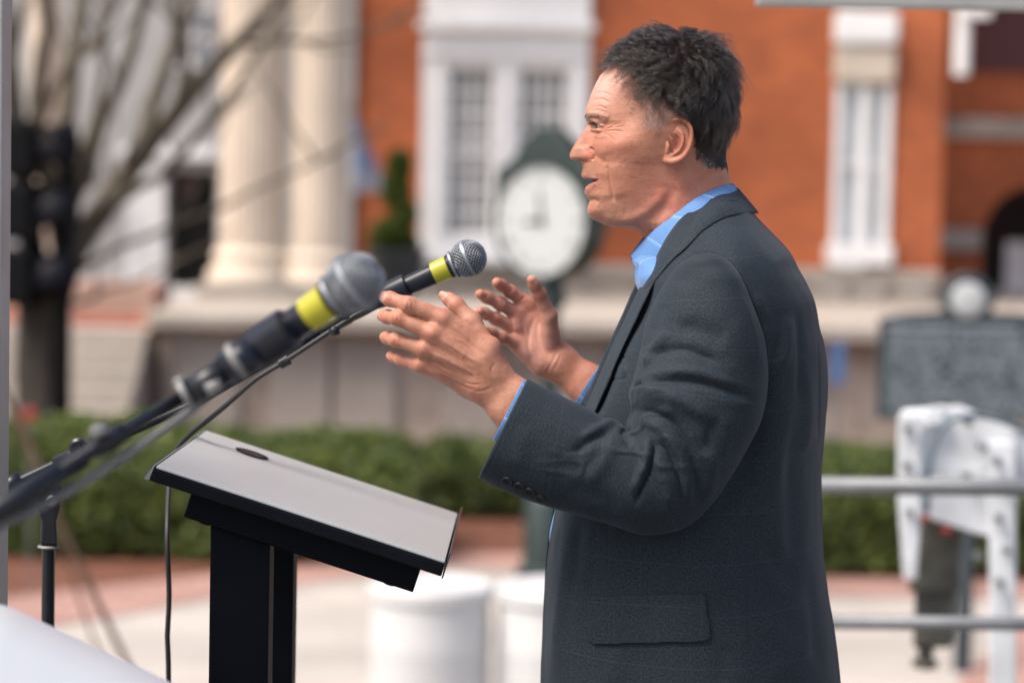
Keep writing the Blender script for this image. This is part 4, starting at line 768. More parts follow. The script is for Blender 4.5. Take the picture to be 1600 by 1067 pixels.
# fine profile on top of the coarse rows, fading away from the midline
xc = ctl[:, 0, 0]; xf = np.interp(yl, PROF[:, 1], PROF[:, 0]); xf = np.convolve(np.pad(xf, 1, 'edge'), [.25, .5, .25], 'valid')
sig = np.interp(yl, [57, 190, 215, 250, 262, 300, 340, 360, 440], [60, 14, 9, 10, 18, 24, 26, 30, 60])
front = (np.arange(NH) < 82)[None]
G[..., 0] += (xf - xc)[:, None] * np.exp(-(G[..., 1] / sig[:, None]) ** 2) * front
HX, HLt, HY = G[..., 0].copy(), G[..., 1].copy(), G[..., 2].copy()
P3 = np.stack([HX, HLt, -HY], -1); NN = grid_normals(P3)
NN[0] = NN[1]
sgn = np.sign((NN * np.stack([HX - 1040, HLt, 0 * HY], -1)).sum(-1)); NN *= np.where(sgn == 0, 1, sgn)[..., None]
D = np.zeros_like(HX); x, y = HX, HY
def fold(P, w, a, ends=.18):
    global D; D = D + a * line(x, y, P, w, ends)
def bump(cx, cy, rx, ry, a, ang=0):
    global D; D = D + a * blob(x, y, cx, cy, rx, ry, ang)
# brow, socket, lids
fold([(916,179),(925,178),(938,181),(952,188)], 6, 2.6); bump(925,189,7,5,-2.0); bump(928,197,7,5,-2.6)
fold([(920,188),(927,188),(935,191.5),(945,199)], 2.5, 3.9); fold([(922,183.5),(932,184),(943,189)], 1.4, -1.0)
fold([(922,202.5),(929,203.5),(939,203)], 2.6, 3.4); fold([(925,206.5),(933,208.5),(944,206)], 1.5, -1.3); fold([(928,212),(938,215),(949,211)], 3, .9)
fold([(947,202),(957,198),(966,192)], 1.3, -1.1); fold([(947,205),(960,204),(974,206)], 1.3, -1.1); fold([(945,208),(954,214),(962,222)], 1.2, -.8); fold([(952,200),(964,199),(976,197)], 1.1, -.6)
# forehead lines and temple vein
for P, a in (([(924,169),(936,166),(950,171)], 1.1), ([(927,157),(941,155),(954,161)], .95), ([(930,146),(943,145),(957,150)], .6), ([(921,174),(932,172),(946,176)], .8)):
    fold(P, 1.5, -a * .65); fold([(q[0], q[1] - 4) for q in P], 2.8, a * .4)
fold([(987,106),(980,122),(970,138),(964,150)], 3.2, .8); fold([(992,112),(985,128),(977,141)], 3, -.4)
bump(985,160,24,24,-2.5); bump(968,226,26,13,3.2,-10)
# nose wing and nostril
bump(915,244,9,7.5,3.6); fold([(921,229),(927,236),(928,245),(924,252)], 2.0, -3.2); bump(906,252.5,7.5,2.6,-6.0,4)
fold([(926,240),(936,247),(949,257)], 4, -1.3); bump(941,236,11,10,1.8)
# cheek fold
fold([(947,256),(951,268),(954,292),(959.5,317)], 1.7, -2.9, .15); fold([(959,252),(962,270),(965,292),(970,312)], 10, 1.5)
fold([(932,300),(938,309),(941,318)], 6, .8); fold([(940,262),(945,278),(948,298),(951,314)], 7, .9)
fold([(977,316),(978,328),(976,343)], 1.6, -.5); fold([(966,322),(964,333),(960,344)], 1.2, -.5)
# lips, chin
fold([(910,276),(922,277.5),(935,279)], 2.2, .9); fold([(914,298),(922,293),(932,285)], 4, 1.6); fold([(921,313),(929,312),(937,317)], 3, -1.6)
fold([(911,262),(914,268),(916,273)], 2.2, -.5); bump(925,329,10,9,.9)
op = [(908,279.2),(918,279.6),(928,279.4),(937.5,279.6),(931,284.2),(925,286.8),(919.5,288),(908,284)]
dd = np.where(inpoly(x, y, op), polydist(x, y, op + op[:1])[0], 0); D -= 10 * sstep(0, 3.2, dd)
# jaw edge, neck cord
fold([(938,346),(965,347),(990,341),(1012,329),(1030,312),(1040,290)], 9, 2.8, .1); fold([(960,359),(985,360),(1008,350),(1030,334),(1048,310),(1053,285)], 11, -2.2, .12)
fold([(1072,262),(1060,300),(1040,345),(1022,395)], 12, 1.8); fold([(1010,352),(1022,362),(1030,374)], 2, -.8); fold([(1000,356),(1012,368),(1018,380)], 2, -.6)
fold([(1118,268),(1128,272),(1140,274)], 2, -.8)
bump(1033,232,7,20,-2.5)
skinmask = sstep(100, 130, y + (x < 1000) * 0)
PP = np.stack([HX, HLt, HY], -1)
D += .32 * vnoise(PP, .16, 3, 3) + .16 * vnoise(PP, .6, 4, 2) * sstep(1100, 980, x)
D += .35 * vnoise(PP, .33, 5, 2) * blob(x, y, 930, 322, 16, 20)
D *= sstep(0, 6, HLt + 4)                    # keep the silhouette line itself
HX += D * NN[..., 0]; HLt = np.maximum(HLt + D * NN[..., 1] * (np.arange(NH)[None] > 0) * (np.arange(NH)[None] < NH - 1), 0); HY -= D * NN[..., 2]
HLt[:, 0] = 0; HLt[:, -1] = 0
near = Wp(HX, HY, YM - HLt * PX)
HEADN = near                                 # kept for planting the hair
far = near[:, 1:-1][:, ::-1].copy(); far[..., 1] = 2 * YM - far[..., 1]
ring = np.concatenate([near, far], 1); nl, nr = ring.shape[:2]
Vh = ring.reshape(-1, 3); Fh = gridfaces(nl, nr, True)[:, ::-1]
def cap_fan(V, idx, flip):
    c = V[idx].mean(0); k = len(V); V = np.vstack([V, c]); t = [(idx[i], idx[(i + 1) % len(idx)], k) for i in range(len(idx))]
    return V, [q[::-1] for q in t] if flip else t
Vh, t1 = cap_fan(Vh, list(range(nr)), False); Vh, t2 = cap_fan(Vh, [(nl - 1) * nr + j for j in range(nr)], True)
HEAD_M = (Vh, [tuple(f) for f in Fh] + t1 + t2)
# ------------------------------------------------------------------ ear (local pixel units x, y, L)
def earf(P):
    P = P - np.array([0, 0, 0]); L0 = 79 + (P[:, 0] - 1040) * .38; Q = np.stack([P[:, 0], P[:, 1], P[:, 2] - L0], 1)
    A = lambda *a: np.array(a, float)
    def chain(pts, rr, k=2.0):
        pts = spline(np.array(pts, float), 26); rr = np.interp(np.linspace(0, 1, 26), np.linspace(0, 1, len(rr)), rr); d = None
        for i in range(25):
            e = rcone(Q, pts[i], pts[i + 1], rr[i], rr[i + 1]); d = e if d is None else np.minimum(d, e)
        return d
    el = lambda c, r: (np.linalg.norm((Q - A(*c)) / A(*r), axis=1) - 1) * min(r)
    plate = el((1062, 218, -3), (18, 30, 5)); plate = smin(plate, el((1047, 247, -2), (11, 10, 5)), 4)
    d = smin(plate, el((1052, 222, -9), (14, 24, 10)), 5)
    conch = el((1054, 225, 4), (10.5, 16, 12)); d = -smin(-d, conch, 2.5)
    canal = el((1048.5, 228, -4), (5, 9, 11)); d = -smin(-d, canal, 2)
    scapha = chain([(1056,195,4.2),(1068,199,4.2),(1074,210,4.2),(1074,224,4.2),(1068,238,4)], [2.6,3,3,2.6,1.8]); d = -smin(-d, scapha, 1.5)
    hel = chain([(1051,219,1),(1045,211,2.2),(1042.5,200,3),(1048,189.5,3.6),(1060,186.3,4),(1072,190.5,4),(1079.5,201,3.6),(1080.5,215,3),(1077.5,229,2.5),(1071,241,2),(1061,249.5,.8),(1050,252.5,0),(1041,251,-.6)], [1.6,2.6,3.4,3.6,3.5,3.5,3.3,3.0,3.0,3.3,4.4,5.2,4.6])
    d = smin(d, hel, 2.2)
    anti = chain([(1058,203,1),(1066,210,2.4),(1067,222,2.6),(1062,234,2.2),(1053,241.5,1.6)], [1.6,2.2,2.3,2.2,2.0]); d = smin(d, anti, 2.6)
    tragus = chain([(1042,222,1),(1043.5,229,2.4),(1042.5,237,1.4)], [3,3.8,3.2]); d = smin(d, tragus, 3)
    return d
Ve, Qe = surface_nets(earf, (1030, 176, 62), (1092, 266, 108), .8); Ve = smooth_mesh(Ve, Qe, 2)
Ve = Wp(Ve[:, 0], Ve[:, 1], YM - Ve[:, 2] * PX)
Vef = Ve.copy(); Vef[:, 1] = 2 * YM - Vef[:, 1]
# ------------------------------------------------------------------ hands
def hand(spec):
    J = {k: Wp(v[0], v[1], YM - v[2]) for k, v in spec['j'].items()}
    R_ = {k: v[3] / 1000 for k, v in spec['j'].items()}
    cone = lambda P, a, b: rcone(P, J[a], J[b], R_[a], R_[b])
    def f(P):
        palm = None
        for a, b in spec['palm']:
            d = cone(P, a, b); palm = d if palm is None else smin(palm, d, .011)
        fing = None
        for ch in spec['fingers']:
            d = None
            for a, b in zip(ch[:-1], ch[1:]):
                e = cone(P, a, b); d = e if d is None else smin(d, e, .006)
            for kn in ch[1:-1]:
                e = np.linalg.norm(P - J[kn], axis=1) - R_[kn] * 1.0; d = smin(d, e, .003)
            fing = d if fing is None else smin(fing, d, .0022)
        d = smin(palm, fing, .007)
        return d
    pts = np.array(list(J.values())); V, Q = surface_nets(f, pts.min(0) - .03, pts.max(0) + .03, .0011)
    V = smooth_mesh(V, Q, 2); Nn = vnormals(V, Q); px_, py_ = proj(V)
    facing = ((Nn * (CAM - V)).sum(1) > 0)
    if (Nn * (V - V.mean(0))).sum() < 0: Q = Q[:, ::-1]; Nn = -Nn; facing = ~facing
    D_ = np.zeros(len(V))
    for P, w_, a_ in spec['strokes']:
        D_ += a_ * line(px_, py_, P, w_, .25) * facing
    for cx, cy, rx, ry, ang, a_ in spec['bumps']:
        D_ += a_ * blob(px_, py_, cx, cy, rx, ry, ang) * facing
    D_ += .00022 * vnoise(V, 160, 3, 3) + .00010 * vnoise(V, 600, 5, 2)
    return V + Nn * (D_ if True else 0)[:, None], Q
nearhand = dict(j={
 'i0': (763,545,.203,13), 'm0': (755,562,.206,14), 'r0': (746,577,.204,14), 'p0': (738,592,.198,13),
 'i1': (693,497,.205,10.2), 'm1': (676,521,.211,10), 'r1': (663,545,.207,9.4), 'p1': (657,570,.197,8.6),
 'i2': (638,476,.206,9.0), 'i3': (609,467,.192,7.9), 'i4': (600.5,464,.178,7.2),
 'm2': (622,497,.205,8.6), 'm3': (605,495,.186,7.4), 'm4': (597.5,493.5,.170,6.9),
 'r2': (619,531,.191,8.1), 'r3': (606,528,.168,7.0), 'r4': (601,526.5,.153,6.6),
 'p2': (627,562,.180,6.8), 'p3': (615,558,.164,5.9), 'p4': (610,556,.151,5.7),
 't0': (757,540,.176,13.5), 't1': (736,503,.166,11.5), 't2': (713,477,.160,8.8), 't3': (702,468,.154,7.0), 't4': (692,461.5,.147,5.4),
 'h0': (672,577,.180,9), 'h1': (733,603,.186,13), 'c0': (700,530,.190,11), 'c1': (750,575,.188,14),
 'wa': (768,581,.200,18), 'wb': (753,601,.196,17.5), 'fa': (809,622,.202,20), 'fb': (794,640,.200,20), 'ga': (900,715,.215,28), 'gb': (885,730,.215,28)},
 palm=[('i0','i1'),('m0','m1'),('r0','r1'),('p0','p1'),('c0','c1'),('h0','h1'),('i0','wa'),('p0','wb'),('m0','wa'),('h1','wb'),('wa','fa'),('wb','fb'),('fa','ga'),('fb','gb')],
 fingers=[('i1','i2','i3','i4'),('m1','m2','m3','m4'),('r1','r2','r3','r4'),('p1','p2','p3','p4'),('t0','t1','t2','t3','t4')],
 strokes=[([(700,503),(728,525),(760,552)],3.2,.0009),([(683,526),(715,547),(755,572)],3.2,.0010),([(670,549),(705,566),(748,588)],3.2,.0010),
  ([(690,513),(712,530),(738,550)],4,-.0009),([(676,536),(700,552),(730,570)],4,-.0010),([(668,560),(690,572),(716,586)],4,-.0009),
  ([(676,566),(690,576),(703,583),(706,590)],1.8,.0008),([(703,520),(712,530),(722,533),(735,545)],1.8,.0006),([(730,545),(722,560),(728,575),(742,590)],1.6,.0005),([(680,585),(700,592),(722,603),(745,612)],2.2,-.0010),
  ([(722,596),(735,600),(752,601)],1.5,-.0008),([(740,612),(756,610),(770,604)],1.5,-.0006),([(776,566),(768,576),(770,588)],2.0,-.0006),
  ([(634,467),(638,474),(636,486)],1.6,-.0006),([(641,466),(644,474),(641,486)],1.6,-.0005),([(618,488),(622,496),(619,505)],1.6,-.0006),([(616,522),(619,530),(616,539)],1.5,-.0005),([(610,456),(612,464),(609,475)],1.2,-.0005)],
 bumps=[(692,496,11,9,20,.0010),(676,521,10,8,20,.0013),(662,545,9,7,20,.0013),(656,570,8,6,20,.0009),(637,476,9,8,10,.0007),(621,497,8,8,0,.0008),(618,531,8,7,0,.0008)])
farhand = dict(j={
 'i0': (866,545,-.255,12), 'm0': (861,553,-.252,13), 'r0': (855,561,-.248,13), 'p0': (849,570,-.243,12),
 'i1': (824,475,-.250,9.8), 'm1': (808,490,-.243,9.8), 'r1': (803,511,-.236,9.2), 'p1': (806,536,-.230,8.6),
 'i2': (797,456,-.238,8.3), 'i3': (783,446,-.226,7.4), 'i4': (776.5,441.5,-.216,6.7),
 'm2': (782,475,-.228,8.4), 'm3': (760,464.5,-.217,7.5), 'm4': (750,459.5,-.209,6.8),
 'r2': (775,498,-.224,7.9), 'r3': (758,490,-.212,7.0), 'r4': (750,486.5,-.204,6.3),
 'p2': (783,527,-.212,7.1), 'p3': (767,519,-.202,6.3), 'p4': (758,515,-.195,5.7),
 't0': (862,536,-.238,14), 't1': (858,494,-.226,11), 't2': (843,459,-.214,8.5), 't3': (835,445,-.207,7.2), 't4': (831,437.5,-.202,6.3),
 'h0': (818,545,-.236,12), 'h1': (848,568,-.238,14), 'c0': (826,505,-.252,11), 'c1': (855,555,-.252,13),
 'wa': (877,559,-.245,16), 'wb': (867,573,-.243,16), 'fa': (921,591,-.240,18), 'fb': (909,607,-.240,18), 'ga': (1010,660,-.22,26), 'gb': (995,680,-.22,26)},
 palm=[('i0','i1'),('m0','m1'),('r0','r1'),('p0','p1'),('c0','c1'),('h0','h1'),('i0','wa'),('p0','wb'),('m0','wa'),('h1','wb'),('wa','fa'),('wb','fb'),('fa','ga'),('fb','gb')],
 fingers=[('i1','i2','i3','i4'),('m1','m2','m3','m4'),('r1','r2','r3','r4'),('p1','p2','p3','p4'),('t0','t1','t2','t3','t4')],
 strokes=[([(838,488),(829,515),(826,545),(838,570)],3.4,-.0013),([(812,500),(818,512),(822,530)],2.5,-.0010),([(800,478),(812,470),(822,462)],1.6,-.0010),([(794,497),(800,502),(803,520)],1.6,-.0010),
  ([(872,548),(866,560),(858,574),(852,588)],1.6,-.0008),([(878,552),(872,566),(864,580)],1.6,-.0006),([(787,468),(784,478)],1.4,-.0008),([(802,449),(796,459)],1.4,-.0008),([(763,458),(759,468)],1.3,-.0006),([(785,440),(781,449)],1.3,-.0006)],
 bumps=[(852,520,13,22,10,.0022),(826,552,11,14,-30,.0018),(820,482,7,6,0,.001),(808,497,6,6,0,.001),(807,515,6,6,0,.001),(776,497,6,5,0,.0006),(824,518,7,14,0,-.0016)])
VH1, QH1 = hand(nearhand); VH2, QH2 = hand(farhand)
# ------------------------------------------------------------------ the rest of the body (mostly under the clothes)
def lowbody(P):
    w = lambda px, py, L: Wp(px, py, YM - L)
    seg = [((1096,410,0),(1120,470,0),56,82),((1120,490,.07),(1112,560,.08),62,70),((1120,490,-.07),(1112,560,-.08),62,70),((1120,540,0),(1112,700,0),84,90),((1105,760,.05),(1100,940,.05),92,92),((1105,760,-.05),(1100,940,-.05),92,92),((1100,1000,.07),(1105,1150,.08),95,92),((1100,1000,-.07),(1105,1150,-.08),95,92),
           ((1105,490,.165),(1060,735,.195),42,36),((1060,735,.195),(885,722,.212),36,27),((1105,490,-.165),(1090,700,-.23),42,36),((1090,700,-.23),(1002,670,-.22),36,25),
           ((1105,1150,.09),(1110,1690,.10),82,50),((1110,1690,.10),(1125,2190,.11),50,36),((1105,1150,-.09),(1090,1690,-.10),82,50),((1090,1690,-.10),(1085,2190,-.11),50,36),
           ((1125,2210,.11),(1000,2232,.13),34,24),((1085,2210,-.11),(965,2232,-.13),34,24)]
    d = None
    for a, b, r1, r2 in seg:
        e = rcone(P, w(*a), w(*b), r1 / 1000, r2 / 1000); d = e if d is None else smin(d, e, .03)
    return d
Vb, Qb = surface_nets(lowbody, (.0, 2.55, -.05), (.42, 3.45, 1.62), .012)
if (vnormals(Vb, Qb) * (Vb - np.array([.24, 3, .9]))).sum() < 0: Qb = Qb[:, ::-1]
def obj_from(V, Fc):
    return link_mesh('tmp', V, Fc)
def fixn(V, Q):
    c = V.mean(0); return Q[:, ::-1] if (vnormals(V, Q) * (V - c)).sum() < 0 else Q
Qe1 = fixn(Ve, Qe); Qe2 = fixn(Vef, Qe)
person = link_mesh('person', HEAD_M[0], HEAD_M[1])
bm = bmesh.new(); bm.from_mesh(person.data); bmesh.ops.recalc_face_normals(bm, faces=bm.faces); bm.to_mesh(person.data); bm.free()
parts = [obj_from(Vb, Qb), obj_from(Ve, Qe1), obj_from(Vef, Qe2), obj_from(VH1, fixn(VH1, QH1)), obj_from(VH2, fixn(VH2, QH2))]
import time as _t; _t0 = _t.time()
for q in parts:
    m = person.modifiers.new('u', 'BOOLEAN'); m.operation = 'UNION'; m.solver = 'EXACT'; m.object = q
dg = bpy.context.evaluated_depsgraph_get(); me = bpy.data.meshes.new_from_object(person.evaluated_get(dg))
person.modifiers.clear(); old = person.data; person.data = me; bpy.data.meshes.remove(old)
for q in parts: bpy.data.objects.remove(q)
me.polygons.foreach_set('use_smooth', [True] * len(me.polygons))
print('body union', len(me.vertices), round(_t.time() - _t0, 1), 's')
# soften the joins at the ears
co = np.empty(len(me.vertices) * 3); me.vertices.foreach_get('co', co); co = co.reshape(-1, 3)
E = np.empty(len(me.edges) * 2, np.int32); me.edges.foreach_get('vertices', E); E = E.reshape(-1, 2)
px_, py_ = proj(co)
wgt = np.clip(blob(px_, py_, 1036, 235, 5, 24) + blob(px_, py_, 1050, 190, 12, 4) * .5, 0, .7) * (np.abs(co[:, 1] - YM) > .05)
for _ in range(8):
    A = np.zeros_like(co); n_ = np.zeros(len(co)); np.add.at(A, E[:, 0], co[E[:, 1]]); np.add.at(A, E[:, 1], co[E[:, 0]]); np.add.at(n_, E[:, 0], 1); np.add.at(n_, E[:, 1], 1)
    co += (A / np.maximum(n_, 1)[:, None] - co) * wgt[:, None]
me.vertices.foreach_set('co', co.ravel()); me.update()
# ------------------------------------------------------------------ pigment masks; pale also paints light onto forehead and far palm
x, y = px_, py_; isH = (co[:, 2] > 1.48) & (co[:, 0] > .05); isN = (~isH) & (co[:, 1] < 2.95) & (x < 860); isF = (~isH) & (co[:, 1] > 3.1) & (x < 960)
red = np.zeros(len(co)); pale = np.zeros(len(co))
red += isH * (.8 * blob(x, y, 897, 243, 12, 9) + .55 * blob(x, y, 918, 240, 8, 8) + .35 * blob(x, y, 960, 235, 40, 22) + .45 * blob(x, y, 1064, 215, 22, 30) + .35 * blob(x, y, 1015, 320, 34, 22) + .35 * blob(x, y, 1050, 300, 26, 26) + .25 * blob(x, y, 945, 200, 16, 8) + .3 * blob(x, y, 926, 330, 14, 12) + .12 + .25 * sstep(225, 300, y) * sstep(940, 1000, x))
for j in ('i1','m1','r1','p1','i2','m2','r2','p2','i3','i4','m4','r4','p4','t2','t4'):
    v = nearhand['j'][j]; red += isN * .38 * blob(x, y, v[0], v[1], 9, 8)
    v = farhand['j'][j]; red += isF * .28 * blob(x, y, v[0], v[1], 9, 8)
red += isF * .3 + isN * .08
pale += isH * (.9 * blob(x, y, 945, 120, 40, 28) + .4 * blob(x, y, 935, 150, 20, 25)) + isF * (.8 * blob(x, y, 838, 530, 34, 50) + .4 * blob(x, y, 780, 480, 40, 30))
lip = isH * (inpoly(x, y, [(904,271.5),(911,272.5),(925,275.5),(938,279.3),(920,281),(904,281)]) * .8 + inpoly(x, y, [(937,280.5),(926,287),(905,290),(905,306),(917,306),(924,300),(931,291)]) * .85) * (np.abs(co[:, 1] - YM) < .03)
mouth = isH * inpoly(x, y, [(900,279.6),(918,280),(936,280.2),(931,283.6),(925,286),(919.5,287),(900,284)]) * (np.abs(co[:, 1] - YM) < .03)
stub = isH * np.clip(blob(x, y, 1000, 325, 42, 22) + .9 * blob(x, y, 945, 330, 26, 20) + .8 * blob(x, y, 922, 266, 12, 9), 0, 1)
nail = isN * (inpoly(x, y, [(593,459),(597,455.5),(603,456),(604,463),(600,470),(594,469)]) * 1.0 + inpoly(x, y, [(686,457),(690,453),(699,460),(697,464)]) * 1.0) + isF * inpoly(x, y, [(832,431),(836,433),(839,442),(835,444)])
sm = lambda v, k=2: v
def relax(v, it):
    for _ in range(it):
        A = np.zeros(len(v)); n_ = np.zeros(len(v)); np.add.at(A, E[:, 0], v[E[:, 1]]); np.add.at(A, E[:, 1], v[E[:, 0]]); np.add.at(n_, E[:, 0], 1); np.add.at(n_, E[:, 1], 1); v = .5 * v + .5 * A / np.maximum(n_, 1)
    return v
scalp = isH * inpoly(x, y, [(962,92),(992,97),(1000,117),(1011,127),(1028,144),(1039,157),(1060,170),(1079,180),(1086,208),(1088,246),(1105,262),(1139,262),(1175,240),(1175,20),(940,20),(940,88)])
for nm, v in (('red', red), ('pale', pale), ('lip', relax(lip.astype(float), 2)), ('mouth', relax(mouth.astype(float), 1)), ('stub', stub), ('nail', relax(nail.astype(float), 1)), ('scalp', relax(scalp.astype(float), 3))): set_attr(person, nm, v)
def skin_mat():
    m, n, b = nodes('skin'); tc = N(n, 'ShaderNodeTexCoord')
    n1 = N(n, 'ShaderNodeTexNoise', i_Scale=38, i_Detail=6.0, i_Roughness=.6); n.links.new(tc.outputs['Object'], n1.inputs['Vector'])
    n2 = N(n, 'ShaderNodeTexNoise', i_Scale=170, i_Detail=4.0); n.links.new(tc.outputs['Object'], n2.inputs['Vector'])
    c = ramp(n, n1.outputs[0], [(.3, (.30, .125, .074)), (.52, (.375, .174, .110)), (.72, (.435, .222, .150))])
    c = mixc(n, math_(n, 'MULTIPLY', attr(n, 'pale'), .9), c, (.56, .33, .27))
    c = mixc(n, math_(n, 'MULTIPLY', attr(n, 'red'), .62, True), c, (.50, .13, .085))
    fr = ramp(n, n2.outputs[0], [(.28, (.72, .58, .5)), (.42, (1, 1, 1)), (.6, (1, 1, 1)), (.75, (1.0, .93, .9))]); c = mixc(n, .55, c, fr, 'MULTIPLY')
    c = mixc(n, math_(n, 'MULTIPLY', attr(n, 'stub'), .42), c, (.24, .125, .09))
    v = N(n, 'ShaderNodeTexVoronoi', i_Scale=95.0); n.links.new(tc.outputs['Object'], v.inputs['Vector'])
    sp = ramp(n, v.outputs['Distance'], [(.04, (1, 1, 1)), (.09, (0, 0, 0))]); c = mixc(n, math_(n, 'MULTIPLY', sp, .05), c, (.22, .09, .05))
    c = mixc(n, attr(n, 'lip'), c, (.29, .105, .085)); c = mixc(n, attr(n, 'nail'), c, (.52, .29, .23)); c = mixc(n, attr(n, 'mouth'), c, (.05, .012, .01))
    c = mixc(n, math_(n, 'MULTIPLY', attr(n, 'scalp'), .93), c, (.02, .014, .012))
    n.links.new(c, b.inputs['Base Color'])
    b.inputs['Subsurface Weight'].default_value = .22; b.inputs['Subsurface Radius'].default_value = (1, .35, .2); b.inputs['Subsurface Scale'].default_value = .006
    r = N(n, 'ShaderNodeMapRange', i_3=.44, i_4=.66); n.links.new(n1.outputs[0], r.inputs[0])
    n.links.new(mixc(n, attr(n, 'nail'), r.outputs[0], .38), b.inputs['Roughness']); b.inputs['Specular IOR Level'].default_value = .45
    n3 = N(n, 'ShaderNodeTexVoronoi', i_Scale=900.0); n.links.new(tc.outputs['Object'], n3.inputs['Vector'])
    ad = math_(n, 'ADD', n3.outputs['Distance'], math_(n, 'MULTIPLY', n2.outputs[0], 1.4))
    bp = N(n, 'ShaderNodeBump', i_Strength=.24, i_Distance=.0006); n.links.new(ad, bp.inputs['Height']); n.links.new(bp.outputs[0], b.inputs['Normal'])
    return m
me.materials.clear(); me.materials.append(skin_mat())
tag(person, 'man with curly dark hair in a dark suit jacket, hands raised, speaking at the lectern', 'person')
# eye
def eye(side):
    c = Wp(939.6, 196.4, YM - 33 * PX); c[1] = YM + side * (c[1] - YM)
    bm = bmesh.new(); bmesh.ops.create_uvsphere(bm, u_segments=32, v_segments=20, radius=9.8 * PX, matrix=Matrix.Translation(c)); me_ = bpy.data.meshes.new('eye'); bm.to_mesh(me_); bm.free()
    o = bpy.data.objects.new('eye', me_); C.objects.link(o); o.parent = person; me_.polygons.foreach_set('use_smooth', [True] * len(me_.polygons))
    v = np.array([q.co[:] for q in me_.vertices]) - c; d = np.array([-1, -.12 * side, .02]); ang = (v @ d) / np.linalg.norm(v, axis=1) / np.linalg.norm(d)
    set_attr(o, 'iris', (ang > .74).astype(float)); me_.materials.append(MATS['eye'])
m, n, b = nodes('eye'); n.links.new(mixc(n, attr(n, 'iris'), (.40, .33, .30), (.018, .014, .012)), b.inputs['Base Color']); b.inputs['Roughness'].default_value = .08
eye(1); eye(-1)
# ================================================================== CLOTHES
def cloth_mat(name, base, line_col, pitch, lw, lines=.3, weave=.5, sheen=.25, bstr=.35, stripes=None):
    m, n, b = nodes(name); uv = N(n, 'ShaderNodeUVMap'); sp = N(n, 'ShaderNodeSeparateXYZ'); n.links.new(uv.outputs[0], sp.inputs[0])
    mp = N(n, 'ShaderNodeMapping'); mp.inputs['Scale'].default_value = (520, 330, 1); n.links.new(uv.outputs[0], mp.inputs[0])
    n1 = N(n, 'ShaderNodeTexNoise', i_Scale=1.0, i_Detail=2.0); n.links.new(mp.outputs[0], n1.inputs['Vector'])
    mp2 = N(n, 'ShaderNodeMapping'); mp2.inputs['Scale'].default_value = (200, 700, 1); n.links.new(uv.outputs[0], mp2.inputs[0])
    n2 = N(n, 'ShaderNodeTexNoise', i_Scale=1.0, i_Detail=2.0); n.links.new(mp2.outputs[0], n2.inputs['Vector'])
    n3 = N(n, 'ShaderNodeTexNoise', i_Scale=9.0, i_Detail=3.0); n.links.new(uv.outputs[0], n3.inputs['Vector'])
    g = math_(n, 'ADD', math_(n, 'MULTIPLY', n1.outputs[0], .6), math_(n, 'MULTIPLY', n2.outputs[0], .4))
    lo = tuple(c * (1 - weave) for c in base); hi = tuple(c * (1 + weave) for c in base)
    c = ramp(n, g, [(.32, lo), (.68, hi)])
    c = mixc(n, .35, c, ramp(n, n3.outputs[0], [(.3, (.8, .8, .8)), (.7, (1.2, 1.2, 1.2))]), 'MULTIPLY')
    for ax, pt in ((0, pitch), (1, pitch * 1.12)):
        fr = math_(n, 'ABSOLUTE', math_(n, 'SUBTRACT', math_(n, 'FRACT', math_(n, 'DIVIDE', sp.outputs[ax], pt)), .5))
        ln = math_(n, 'LESS_THAN', fr, lw / pt / 2); c = mixc(n, math_(n, 'MULTIPLY', ln, lines * (1 if ax else .55)), c, line_col)
    if stripes:
        for pt, w_, col, f_ in stripes:
            fr = math_(n, 'ABSOLUTE', math_(n, 'SUBTRACT', math_(n, 'FRACT', math_(n, 'DIVIDE', sp.outputs[0], pt)), .5))
            c = mixc(n, math_(n, 'MULTIPLY', math_(n, 'LESS_THAN', fr, w_ / pt / 2), f_), c, col)
    n.links.new(c, b.inputs['Base Color']); b.inputs['Roughness'].default_value = .78; b.inputs['Specular IOR Level'].default_value = .22
    b.inputs['Sheen Weight'].default_value = sheen; b.inputs['Sheen Roughness'].default_value = .45; b.inputs['Sheen Tint'].default_value = (.75, .85, 1, 1)
    bp = N(n, 'ShaderNodeBump', i_Strength=bstr, i_Distance=.0006); n.links.new(g, bp.inputs['Height']); n.links.new(bp.outputs[0], b.inputs['Normal'])
    return m
M_SUIT = cloth_mat('suit_wool', (.0135, .0205, .0280), (.065, .095, .12), .0535, .0010, .13, .6, .06)
M_SHIRT = cloth_mat('shirt_cotton', (.070, .155, .335), (.04, .1, .3), .019, .0006, .35, .08, .15, .2, [(.047, .0012, (.5, .65, .85), .4), (.0473, .006, (.2, .4, .7), .2), (.0027, .0009, (.22, .42, .78), .5)])
M_BUTTON = simple('dark_button', (.008, .010, .014), .4, spec=.3)
M_DARK = simple('dark_thread', (.012, .014, .018), .7)
class Garment:
    def __init__(s): s.V = []; s.Q = []; s.UV = []; s.n = 0
    def add(s, G_, uv, wrap=False, flip=False):
        n, m = G_.shape[:2]; Q = gridfaces(n, m, wrap) + s.n
        s.V.append(G_.reshape(-1, 3)); s.UV.append(uv.reshape(-1, 2)); s.Q.append(Q[:, ::-1] if flip else Q); s.n += n * m
    def build(s, name, mat, parent, thick=0, off=-1):
        o = link_mesh(name, np.vstack(s.V), np.vstack(s.Q), mat, parent, True, np.vstack(s.UV))
        if thick:
            m = o.modifiers.new('thickness', 'SOLIDIFY'); m.thickness = thick; m.offset = off; m.use_even_offset = False
        return o
def arclen(G_, ax):
    d = np.linalg.norm(np.diff(G_, axis=ax), axis=-1); z = np.zeros_like(np.take(d, [0], ax)); return np.concatenate([z, np.cumsum(d, ax)], ax)
